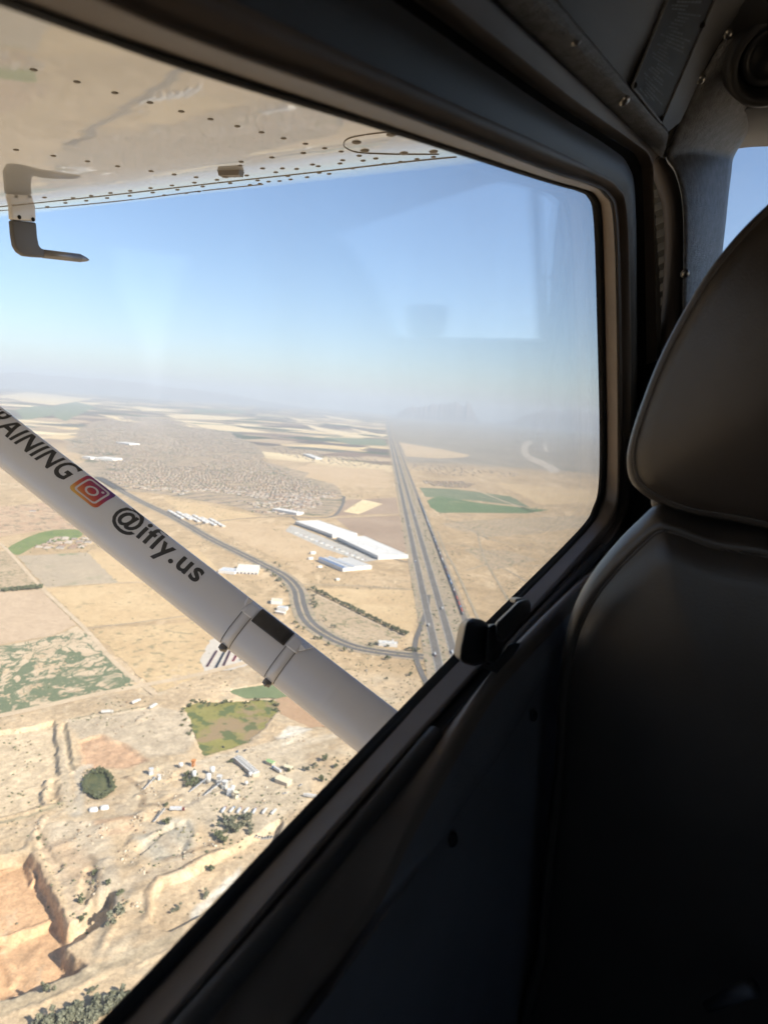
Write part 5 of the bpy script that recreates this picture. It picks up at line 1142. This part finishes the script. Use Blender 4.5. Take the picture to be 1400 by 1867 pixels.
for px, py, f_ in ((1325, 60, e_mid - .04), (1276, 143, e_mid - .01), (1248, 499, 1.245)): screw_at(PFo(px, py, f_), unit(np.array([-.8, -.5, -.3])), .0058, plane)
p = PFo(1219, 270, 1.24); mb = MB()
for r_ in (.011, .006): 
    for q in range(14): a, b_ = 2 * math.pi * q / 14, 2 * math.pi * (q + 1) / 14; mb.tube(p + [0, r_ * .5 * math.cos(a), r_ * math.sin(a)], p + [0, r_ * .5 * math.cos(b_), r_ * math.sin(b_)], .0018, n=5)
mb.build('grommet', mVINYL, plane, True)
WL = [(1190, 297), (1208, 345), (1217, 385), (1219, 450), (1217, 520), (1213, 600), (1212, 800), (1212, 1000)]
WR = [(1212, 284), (1230, 312), (1244, 362), (1248, 430), (1247, 500), (1246, 600), (1246, 800), (1246, 1000)]
wl = smooth_poly([PFo(x, y, 1.275) for x, y in WL], 6); wr = smooth_poly([PFo(x, y, 1.29) for x, y in WR], 6)
loft('windlace', [wl + [.02, .01, 0]] + between(wl, wr, 4, (-.012, 0, 0)) + [wr + [.02, -.003, 0]], mBROWN, plane, thick=.002)
ai, ao = [], []
for k in range(15):
    t_ = k / 14; y_ = 300 + 340 * t_
    ai.append(PFo(np.interp(y_, [300, 400, 500, 640], [1186, 1195, 1202, 1208]), y_, 1.300)); ao.append(PFo(np.interp(y_, [300, 345, 385, 450, 640], [1190, 1207, 1215, 1218, 1216]), y_ - 9, 1.300))
foam = link(bpy.data.objects.new('crumpled_seal', None), plane); mFOAM = mat('grey_foil_foam', (.10, .105, .11), .45, bump=.5, bs=200)
for k in range(14):
    a, b_, c_, d_ = ai[k], ai[k + 1], ao[k + 1], ao[k]; j_ = random.uniform(-.002, .002)
    mesh('fold', [a, d_, d_ * .4 + c_ * .6 + [-.006 + j_, 0, 0], c_ + [.004, 0, .001], b_ + [.004, 0, 0], a * .4 + b_ * .6 + [-.006, 0, 0]], [(0, 1, 2, 5), (5, 2, 3, 4)], mFOAM, foam, False)
# dark jamb behind everything on the left front, and the roof front edge
loft('front_jamb', [smooth_poly([PFo(x, y, 1.33) for x, y in ((1120, 240), (1150, 300), (1160, 600), (1150, 1000), (1150, 1400))], 4), smooth_poly([PFo(x, y, 1.34) for x, y in ((1230, 200), (1252, 300), (1262, 600), (1262, 1000), (1262, 1400))], 4)], mSEAL, plane, thick=.004)
rb0 = smooth_poly([PFo(x, y, 1.46) for x, y in ((1318, 282), (1345, 271), (1400, 267), (1500, 268), (1700, 280), (2300, 340))], 4)
rb1 = smooth_poly([PFo(x, y, 1.30) for x, y in ((1335, 215), (1360, 200), (1405, 195), (1500, 190), (1700, 190), (2300, 200))], 4)
loft('windshield_header', [rb0 + [.02, 0, .05], rb0 + [.004, 0, .003], rb0, rb0 * .5 + rb1 * .5, rb1, rb1 + [-.1, 0, .06], rb1 + [-.35, 0, .06]], mTRIM, plane)
# round air vent at the wing root
vc = PFo(1408, 108, 1.185); vn = unit(np.array([-.75, -.35, -.55])); vu = unit(np.cross(vn, [0, 0, 1])); vw = np.cross(vn, vu)
def ringm(name, prof, m, parent, n=28, ell=(1, 1)):
    v = [vc + vn * h_ + (vu * math.cos(2 * math.pi * q / n) * ell[0] + vw * math.sin(2 * math.pi * q / n) * ell[1]) * r_ for r_, h_ in prof for q in range(n)]
    f = [(j * n + q, j * n + (q + 1) % n, (j + 1) * n + (q + 1) % n, (j + 1) * n + q) for j in range(len(prof) - 1) for q in range(n)] + [tuple(range((len(prof) - 1) * n, len(prof) * n))]
    return mesh(name, v, f, m, parent, True)
vent = link(bpy.data.objects.new('air_vent', None), plane)
ringm('bezel', [(.060, -.02), (.058, .006), (.053, .012), (.047, .010), (.043, .002), (.040, -.012), (.03, -.03)], mTRIM, vent)
ringm('nozzle', [(.039, -.018), (.037, -.006), (.033, -.004), (.026, -.010), (.018, -.02)], mLATCH, vent)

# ---- cabin shell that closes the view and shades the interior
MB().box((.15, -.25, .50), (3.0, 1.35, .04)).build('roof_skin', mTRIM, plane)
MB().box((-1.25, -.25, -.50), (.05, 1.3, 1.02)).build('rear_bulkhead', mTRIM, plane)
MB().box((.4, -.25, -1.0), (3.4, 1.3, .04)).build('cabin_floor', mTRIM, plane)
sp_ = MB(); sp_.box((-.70, .27, -.66), (1.05, .03, .64)); sp_.box((-.70, .27, .30), (1.05, .03, .34)); sp_.box((-.235, .27, -.10), (.11, .03, .46)); sp_.build('rear_side_panel', mTRIM, plane)
ip = MB(); ip.box((1.72, -.25, -.53), (.10, 1.15, .94)); ip.build('instrument_panel', mTRIM, plane)
gs = MB(); gs.box((1.66, -.25, -.045), (.34, 1.14, .03)); gs.build('glareshield', mTRIM, plane)
cv = []
for h_, a_, b_ in ((0, .030, .040), (.015, .040, .052), (.04, .046, .060), (.062, .048, .062), (.072, .047, .061), (.078, .030, .040)):
    for q in range(20): cv.append((1.60 + a_ * math.cos(q * math.pi / 10), -.225 + .85 * b_ * math.sin(q * math.pi / 10), -.028 + h_))
mesh('reflected_cup', cv, [(20 * j + q, 20 * j + (q + 1) % 20, 20 * j + 20 + (q + 1) % 20, 20 * j + 20 + q) for j in range(5) for q in range(20)] + [tuple(range(100, 120))], mLATCH, plane, True)  # cup shape of no known instrument, added for its reflection in the pane
MB().tube((1.78, .012, -.05), (1.62, .012, .40), .013, n=10).build('reflection_post', mTRIM, plane)  # added tube, out of view, for the dark upright edge reflected in the pane
rw_ = MB(); rw_.box((.4, -.92, -.66), (3.2, .04, .64)); rw_.box((.4, -.92, .34), (3.2, .04, .32)); rw_.box((.50, -.92, -.08), (1.48, .04, .52)); rw_.build('right_side_wall', mTRIM, plane)  # middle box added over the side window to stop its streak in the pane
MB().box((1.60, .285, -.72), (.62, .03, .56)).build('left_kick_panel', mTRIM, plane)
MB().box((1.40, -.42, .315), (.30, .42, .012)).build('sun_visor', mTRIM, plane)
mesh('windshield', [(1.95, .28, -.1), (1.95, -.9, -.1), (1.50, -.9, .42), (1.50, .28, .42), (1.956, .28, -.1), (1.956, -.9, -.1), (1.506, -.9, .42), (1.506, .28, .42)], [(0, 1, 2, 3), (7, 6, 5, 4)], mPANE, plane)

# ================================================================== WING, STRUT, PITOT
UW, FW1 = .38, 1.33
_q = loc(ray(400, 351)); _r = _q[2] / _q[0]; KW = _r * _r / (4 * (UW - _r * FW1)); FTAN = FW1 + _r / (2 * KW)   # nose curve whose edge the eye grazes
print('wing', _r, KW, FTAN)
def prof(f): return UW + (KW * (f - FW1) ** 2 if f > FW1 else 0.0)
low = [(f, prof(f)) for f in list(np.linspace(.0, FW1, 6)) + list(np.linspace(FW1 + .03, FTAN + .05, 16))]
f_, u_ = low[-1]
nose = [(f_ + .06, u_ + .022), (f_ + .10, u_ + .05), (f_ + .115, u_ + .085), (f_ + .09, u_ + .125), (f_ - .02, u_ + .17), (1.2, .64), (.6, .66), (0, .60)]
sect = low + nose
spans = list(np.linspace(.27, 5.4, 24))
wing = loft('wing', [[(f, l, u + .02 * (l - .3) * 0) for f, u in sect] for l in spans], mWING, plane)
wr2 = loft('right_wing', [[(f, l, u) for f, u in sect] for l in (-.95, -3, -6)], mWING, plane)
MB().box((.9, -.34, .58), (1.5, 1.25, .08)).build('wing_centre_section', mPAINT, plane)
def on_wing(px, py):
    q = loc(ray(px, py)); lo_, hi_ = .2, 1.0
    for s_ in np.linspace(.2 / q[2] if q[2] > 0 else 0, .62 / q[2], 1500):
        p = q * s_
        if p[2] >= prof(p[0]): return p
    return on_wing(px, py - 1.5) if py > 200 else None
RIV = [(62, 127), (141, 149), (210, 169), (274, 187), (331, 203), (384, 217), (433, 230), (477, 241), (517, 252), (557, 262), (592, 270), (622, 276), (655, 284),
       (30, 273), (98, 284), (160, 294), (215, 303), (276, 312), (318, 318), (358, 323), (396, 328), (82, 360), (119, 365), (134, 361), (167, 357), (202, 352), (238, 348), (275, 343), (314, 338), (355, 333), (450, 320), (479, 307), (503, 314), (515, 307), (541, 308), (570, 300), (580, 303), (620, 298), (625, 292), (662, 293), (685, 289),
       (87, 377), (120, 370), (158, 366), (196, 361), (237, 357), (279, 351), (324, 346), (370, 340), (420, 334), (470, 329), (525, 321), (582, 315), (643, 307), (700, 299), (730, 295), (440, 295), (438, 302), (496, 287), (553, 279), (20, 386), (60, 383), (363, 349), (456, 337), (474, 335), (490, 331), (510, 330), (530, 327), (560, 323), (300, 356), (340, 352), (600, 317), (760, 290), (790, 286)]
for px, py in RIV:
    p = on_wing(px, py)
    if p is None: continue
    sl_ = 2 * KW * max(0, p[0] - FW1); n = unit(np.array([sl_, 0, -1])); z_ = np.linalg.norm(p)
    o = screw_at(p + n * .0002, n, .0047 * (.75 + .25 * z_ / 1.3), wing, mRIVET, 'rivet'); o.scale[2] *= .55
def wing_line(pts, r, name, m=mRIVET, n=8):
    P = [on_wing(x, y) for x, y in pts]; P = smooth_poly([p for p in P if p is not None], n); return ribbed_tube(name, P + [0, 0, -.0004], r, m, wing, 6)
wing_line([(0, 377), (200, 356), (400, 333), (600, 311), (750, 294), (832, 286)], .0016, 'skin_lap')
wing_line([(0, 384), (120, 376), (240, 364), (360, 349), (480, 336)], .0014, 'skin_lap')
wing_line([(800, 281), (740, 281), (690, 280), (650, 277), (630, 269), (627, 261), (634, 253), (655, 247), (700, 241), (760, 236)], .0016, 'inspection_cover_edge')
for px, py in ((650, 259), (665, 274), (736, 279), (713, 245), (790, 276)):
    p = on_wing(px, py); o = screw_at(p + [0, 0, -.0002], np.array([0, 0, -1]), .0085, wing, mRIVET, 'cover_screw'); o.scale[2] *= .6
p = on_wing(421, 312); fb = MB(); fb.box((p[0], p[1], p[2] - .006), (.03, .055, .013), rz=.35, top=(1.2, 1.1)); fb.tube(p + [0, .02, -.014], p + [0, .02, 0], .008, n=8); fb.build('tie_fitting', mRIVET, wing)
# pitot mast and tube
LP = float(on_wing(40, 376)[1])
pit = link(bpy.data.objects.new('pitot_probe', None), plane)
def slab(name, px, th, m, bev):
    A = [PL(x, y, LP) for x, y in px]; n = len(A); v = [p + [0, -th / 2, 0] for p in A] + [p + [0, th / 2, 0] for p in A]
    o = mesh(name, v, [tuple(range(n)), tuple(range(n, 2 * n))[::-1]] + [(i, n + i, n + (i + 1) % n, (i + 1) % n) for i in range(n)], m, pit, True)
    bmm = bmesh.new(); bmm.from_mesh(o.data); bmesh.ops.recalc_face_normals(bmm, faces=bmm.faces); bmm.to_mesh(o.data); bmm.free()
    b_ = o.modifiers.new('b', 'BEVEL'); b_.width = bev; b_.segments = 4; b_.limit_method = 'ANGLE'; return o
slab('mast_fairing', [(17, 368), (62, 362), (64, 405), (18.5, 401)], .024, mPAINT, .008)
slab('mast', [(18.5, 401), (64, 406), (66, 432), (69, 447), (73, 453), (80, 455), (80, 470), (60, 469), (42, 467), (31, 460), (24, 448), (21, 430)], .026, mBOOT, .009)
a, b_, c_ = PL(78, 462.5, LP), PL(146, 470.5, LP), PL(163, 474, LP); r_ = float(np.linalg.norm(PL(100, 457, LP) - PL(100, 473, LP))) / 2
mb = MB(); mb.tube(a, b_, r_, n=16); mb.tube(b_, b_ * .35 + c_ * .65, r_, r_ * .55, 16, cap=False); mb.tube(b_ * .35 + c_ * .65, c_, r_ * .55, r_ * .12, 16); mb.build('probe', mTUBEM, pit, True)
for px, py in ((36, 396), (61, 400)): screw_at(PL(px, py, LP - .0125), (0, -1, 0), .0058, pit, mSEAL)

# wing strut: streamlined section swept from the fuselage out to the wing
S1 = loc(ray(690, 1335) / FPX * 1.85); S2 = loc(ray(0, 795) / FPX * 2.2); sa = unit(S2 - S1)
mid = (S1 + S2) / 2; vdir = unit(mid); e1 = loc(np.array([.63, -.777, 0]))
cdir = e1 - (e1 @ sa) / (vdir @ sa) * vdir; cdir = unit(cdir); ndir = unit(np.cross(sa, cdir))
if ndir @ mid > 0: ndir = -ndir              # face towards the eye
CH, TH = .146, .052
def ssurf(t_, c, lift=0.0):                   # t along the strut (m from S1), c from -1 (trailing) to 1 (leading); near face
    th = TH / 2 * math.sqrt(max(0, 1 - abs(c) ** 2.3)) * (1.0 - .12 * c)
    return S1 + sa * t_ + cdir * c * CH / 2 + ndir * (th + lift)
def ssect(t_):
    a = [ssurf(t_, c) for c in np.sin(np.linspace(-math.pi / 2, math.pi / 2, 21))]
    b_ = [p - ndir * 2 * ((p - S1 - sa * t_) @ ndir) for p in a[1:-1]][::-1]
    return a + b_
SL = float(np.linalg.norm(S2 - S1))
strut = loft('wing_strut', [ssect(t_) for t_ in np.linspace(-.45, SL + 1.6, 14)], mPAINT, plane, True)
def s_of(px, py):                             # photo point -> (t, c) on the strut mid plane
    q = loc(ray(px, py)); n = ndir; k_ = ((S1 + ndir * TH * .42) @ n) / (q @ n); p = q * k_ - S1 - ndir * TH * .42
    return p @ sa, (p @ cdir) / (CH / 2)
def decal(name, me, t0_, c0, size, m, lift, ysc=1.0, shear=0.0):
    """flat artwork (x along text, y up) laid on the strut; text runs from wing to fuselage"""
    bmm = bmesh.new(); bmm.from_mesh(me)
    for k_ in np.linspace(-1.2, 1.6, 26): bmesh.ops.bisect_plane(bmm, geom=bmm.verts[:] + bmm.edges[:] + bmm.faces[:], plane_co=(0, k_, 0), plane_no=(0, 1, 0))
    for v in bmm.verts:
        x, y = v.co.x + shear * v.co.y, v.co.y
        c = c0 + y * size * ysc / (CH / 2); v.co = Vector(ssurf(t0_ - x * size, max(-.995, min(.995, c)), lift))
    bmm.to_mesh(me); bmm.free(); me.materials.clear(); me.materials.append(m)
    for p_ in me.polygons: p_.use_smooth = False; p_.material_index = 0
    return link(bpy.data.objects.new(name, me), strut)
def text_mesh(s_, off=.02, spacing=1.0):
    cu = bpy.data.curves.new('text', 'FONT'); cu.body = s_; cu.size = 1.0; cu.offset = off; cu.space_character = spacing; cu.resolution_u = 4
    ob = bpy.data.objects.new('text', cu); COL.objects.link(ob); dg = bpy.context.evaluated_depsgraph_get(); dg.update()
    me_ = bpy.data.meshes.new_from_object(ob.evaluated_get(dg)); bpy.data.objects.remove(ob); xs_ = [v.co.x for v in me_.vertices]
    return me_, min(xs_), max(xs_)
def lettering(name, s_, pa, pb, capk, off, shear, spacing=1.0):
    """text from photo point pa (baseline start) to pb (baseline end)"""
    me_, x0_, x1_ = text_mesh(s_, off, spacing); ta, ca_ = s_of(*pa); tb, cb = s_of(*pb); size = (ta - tb) / (x1_ - x0_)
    for v in me_.vertices: v.co.x -= x0_
    for v in me_.vertices: v.co.y *= capk
    return decal(name, me_, ta, (ca_ + cb) / 2, size, mDECAL, .0008, shear=shear)
lettering('lettering_training', 'TRAINING', (-50, 749), (118, 875), 1.05, .022, .30, 1.04)
lettering('lettering_handle', '@ifly.us', (203, 944), (360, 1062), .86, .024, 0.0, 1.10)
# rounded camera badge with a warm-to-violet gradient
def badge_mat():
    m, t, b = newmat('gradient_badge'); uv = N(t, 'UVMap'); uv.uv_map = 'badge'; sp = N(t, 'SeparateXYZ'); t.links.new(uv.outputs[0], sp.inputs[0])
    k_ = mth(t, 'ADD', mth(t, 'MULTIPLY', sp.outputs[1], .62), mth(t, 'MULTIPLY', sp.outputs[0], .25))
    t.links.new(ramp(t, k_, [(.08, (.72, .42, .10)), (.25, (.62, .16, .05)), (.45, (.42, .035, .06)), (.66, (.22, .03, .16)), (.85, (.07, .03, .20))]), b.inputs['Base Color']); b.inputs['Roughness'].default_value = .35
    return m
def rrect(hw, r, n=7):
    out = []
    for sx, sy, a0_ in ((1, 1, 0), (-1, 1, 90), (-1, -1, 180), (1, -1, 270)):
        for k_ in range(n): a = math.radians(a0_ + 90 * k_ / (n - 1)); out.append((sx * (hw - r) + r * math.cos(a), sy * (hw - r) + r * math.sin(a)))
    return out
def flat(pts_out, pts_in=None):
    me_ = bpy.data.meshes.new('badge')
    if pts_in is None: me_.from_pydata([(x, y, 0) for x, y in pts_out], [], [tuple(range(len(pts_out)))])
    else:
        n = len(pts_out); me_.from_pydata([(x, y, 0) for x, y in pts_out + pts_in], [], [(i, (i + 1) % n, n + (i + 1) % n, n + i) for i in range(n)])
    return me_
tb_, cb_ = s_of(168, 895)
bs_ = .116
m_ = flat(rrect(.5, .16))
bmm = bmesh.new(); bmm.from_mesh(m_)
for k_ in np.linspace(-.45, .45, 12): bmesh.ops.bisect_plane(bmm, geom=bmm.verts[:] + bmm.edges[:] + bmm.faces[:], plane_co=(k_, 0, 0), plane_no=(1, 0, 0))
for k_ in np.linspace(-.45, .45, 12): bmesh.ops.bisect_plane(bmm, geom=bmm.verts[:] + bmm.edges[:] + bmm.faces[:], plane_co=(0, k_, 0), plane_no=(0, 1, 0))
uvl = bmm.loops.layers.uv.new('badge')
for f in bmm.faces:
    for l in f.loops: l[uvl].uv = (l.vert.co.x + .5, l.vert.co.y + .5)
bmm.to_mesh(m_); bmm.free()
SHB = .12
decal('badge', m_, tb_, cb_, bs_, badge_mat(), .0007, ysc=.60, shear=SHB)
circ = lambda r, n=32: [(r * math.cos(2 * math.pi * k_ / n), r * math.sin(2 * math.pi * k_ / n)) for k_ in range(n)]
mBW = mat('badge_white_line', (.62, .58, .58), .4)
decal('badge_outline', flat(rrect(.385, .12), rrect(.325, .09)), tb_, cb_, bs_, mBW, .0012, ysc=.60, shear=SHB)
decal('badge_lens', flat(circ(.20), circ(.135)), tb_, cb_, bs_, mBW, .0012, ysc=.60, shear=SHB)
decal('badge_dot', flat([(x + .22, y + .22) for x, y in circ(.045, 14)]), tb_, cb_, bs_, mBW, .0012, ysc=.60, shear=SHB)
# clamp bands and the black abrasion patch
def patch(name, t0_, t1_, c0, c1, lift, m, nt_=6, nc=10, thick=0.0, parent=None):
    cs = [[ssurf(t0_ + (t1_ - t0_) * i / nt_, c0 + (c1 - c0) * j / nc, lift) for j in range(nc + 1)] for i in range(nt_ + 1)]
    return loft(name, cs, m, parent or strut, thick=thick)
tA, tB = s_of(438, 1137)[0], s_of(514, 1206)[0]
for tt_ in (tA, tB):
    band = patch('clamp_band', tt_ - .016, tt_ + .016, -.96, .93, .0005, mPAINT, 2, 16, .0005)
    for e_ in (-.016, .016):
        ribbed_tube('band_edge', [ssurf(tt_ + e_, c, .0010) for c in np.linspace(-.95, .45, 14)], .0009, mRIVET, band, 6)
    p0 = ssurf(tt_, -.97, .0); mb = MB(); mb.tube(p0 - sa * .011 - cdir * .006, p0 + sa * .011 - cdir * .006, .0085, n=10); mb.tube(p0 + ndir * .0 - cdir * .012, p0 + ndir * .012 - cdir * .009, .006, n=8)
    mb.build('clamp_bolt', mTUBEM, band, True)
    fl = patch('band_tab', tt_ - .02, tt_ + .02, .42, .94, .0014, mPAINT, 4, 8, .0005)
mBLKP = mat('scuffed_black_patch', (.025, .024, .024), .4, var=.5, vs=60, dirt=((.20, .19, .18), 45.0, .62))
patch('abrasion_patch', tB + .022, tA - .022, .36, .96, .002, mBLKP, 8, 10, .002)
v0 = [ssurf(tB - .02, .55, .003), ssurf(tB - .034, .75, .012), ssurf(tB - .045, .99, .016), ssurf(tB - .028, .99, .006), ssurf(tB - .012, .8, .006)]
o = mesh('lifted_tab', v0, [(0, 1, 2, 3, 4)], mPAINT, strut); s_ = o.modifiers.new('s', 'SOLIDIFY'); s_.thickness = .002
v0 = [ssurf(tA + .02, .62, .003), ssurf(tA + .03, .8, .008), ssurf(tA + .026, .99, .02), ssurf(tA + .014, .98, .006)]
o = mesh('lifted_tab', v0, [(0, 1, 2, 3)], mPAINT, strut); s_ = o.modifiers.new('s', 'SOLIDIFY'); s_.thickness = .002

# ================================================================== PILOT SEAT
seat = aempty('pilot_seat', 'dark leather pilot seat with headrest at the right edge', 'seat')
LCN = -.045
def cushion(name, px, fs, prof_, m, top_c, bot_c, parent, zc=None, extra=None):
    """left outline (top to bottom) from photo points on the plane x = fs, mirrored about the seat centre line"""
    L_ = [PFo(x, y, fs)[1:] for x, y in px]; R_ = [np.array([2 * LCN - p[0], p[1]]) for p in L_][::-1]
    O = smooth_poly([np.array([LCN, top_c])] + L_ + [np.array([LCN, bot_c])] + R_, 6, True); c = np.array([LCN, (top_c + bot_c) / 2 if zc is None else zc])
    # inward normals for the shrink of each ring
    T = np.roll(O, -1, 0) - np.roll(O, 1, 0); T /= np.linalg.norm(T, axis=1)[:, None]; Nn = np.stack([-T[:, 1], T[:, 0]], 1)
    if ((c - O) * Nn).sum(1).mean() < 0: Nn = -Nn
    curves = []
    for ins, fx, sc_ in prof_:
        hw_ = np.abs(O - c).max(0)
        Q = c + (O - c) * (1 - ins / hw_) if sc_ is None else c + (O - c) * sc_
        curves.append(np.stack([np.full(len(Q), fx), Q[:, 0], Q[:, 1]], 1))
    n = len(O); v = [p for cc_ in curves for p in cc_]
    f = [(j * n + i, j * n + (i + 1) % n, (j + 1) * n + (i + 1) % n, (j + 1) * n + i) for j in range(len(curves) - 1) for i in range(n)] + [tuple(range(n))[::-1], tuple(range((len(curves) - 1) * n, len(curves) * n))]
    o = mesh(name, v, f, m, parent, True); return o, curves
HRO = [(1470, 322), (1400, 375), (1330, 447), (1270, 530), (1210, 640), (1170, 740), (1150, 805), (1146, 845), (1156, 880), (1190, 908), (1250, 932), (1330, 946)]
ROUND = [(0, .733, .04), (0, .7335, .2), (0, .7359, .4), (0, .7411, .6), (0, .747, .75), (0, .7525, .86), (.0115, .757, None), (.0105, .7595, None), (.0085, .757, None), (.003, .764, None), (0, .776, None), (0, .80, None), (.004, .825, None), (.014, .848, None), (.04, .865, None), (0, .875, .4)]
hr, hc = cushion('headrest', HRO, .785, ROUND, mLEATH, .168, -.196, seat)
ribbed_tube('piping', np.vstack([hc[7], hc[7][:1]]) + [-.001, 0, 0], .0022, mLEATH, hr, 6)
BKO = [(1400, 965), (1300, 950), (1230, 925), (1196, 922), (1160, 952), (1120, 992), (1080, 1042), (1048, 1105), (1030, 1180), (1021, 1260), (1018, 1350), (1008, 1450), (996, 1560), (985, 1700), (975, 1900)]
BROUND = [(0, .697, .04), (0, .6978, .2), (0, .7014, .4), (0, .7092, .6), (0, .718, .75), (0, .7262, .86), (.021, .733, None), (.0195, .7365, None), (.017, .733, None), (.008, .742, None), (.001, .760, None), (0, .79, None), (.004, .83, None), (.02, .87, None), (.06, .90, None), (0, .91, .4)]
bk, bc = cushion('backrest', BKO, .775, BROUND, mLEATH, -.205, -.90, seat)
ribbed_tube('piping', np.vstack([bc[7], bc[7][:1]]) + [-.001, 0, 0], .0022, mLEATH, bk, 6)
MB().tube((.80, .118, -.30), (.80, .112, -.12), .008, n=10).build('headrest_post', mTUBEM, seat, True)
MB().tube((.80, LCN * 2 - .118, -.30), (.80, LCN * 2 - .112, -.12), .008, n=10).build('headrest_post', mTUBEM, seat, True)
p = PFo(1208, 914, .795); bm = bmesh.new(); bmesh.ops.create_uvsphere(bm, u_segments=14, v_segments=10, radius=.0125)
me = bpy.data.meshes.new('post_guide'); bm.to_mesh(me); bm.free(); me.materials.append(mLATCH); me.polygons.foreach_set('use_smooth', [True] * len(me.polygons)); o = link(bpy.data.objects.new('post_guide', me), seat); o.location = tuple(p)
MB().box((1.0, LCN, -.80), (.50, .46, .13)).build('seat_cushion', mLEATH, seat)
MB().box((1.0, LCN, -.925), (.46, .40, .10)).build('seat_frame', mTRIM, seat)
lv = MB(); lv.tube(PFo(1290, 1835, .66), PFo(1370, 1800, .64), .006, .009, 8); lv.build('recline_lever', mTRIM, seat, True)
# right-hand seat (mirrored in the window)
rs = copy_tree(seat); rs.matrix_world = Matrix(AM.tolist()) @ Matrix.Translation((.05, -.56, 0)); rs['label'] = 'second dark seat across the cabin, reflected faintly in the window pane'
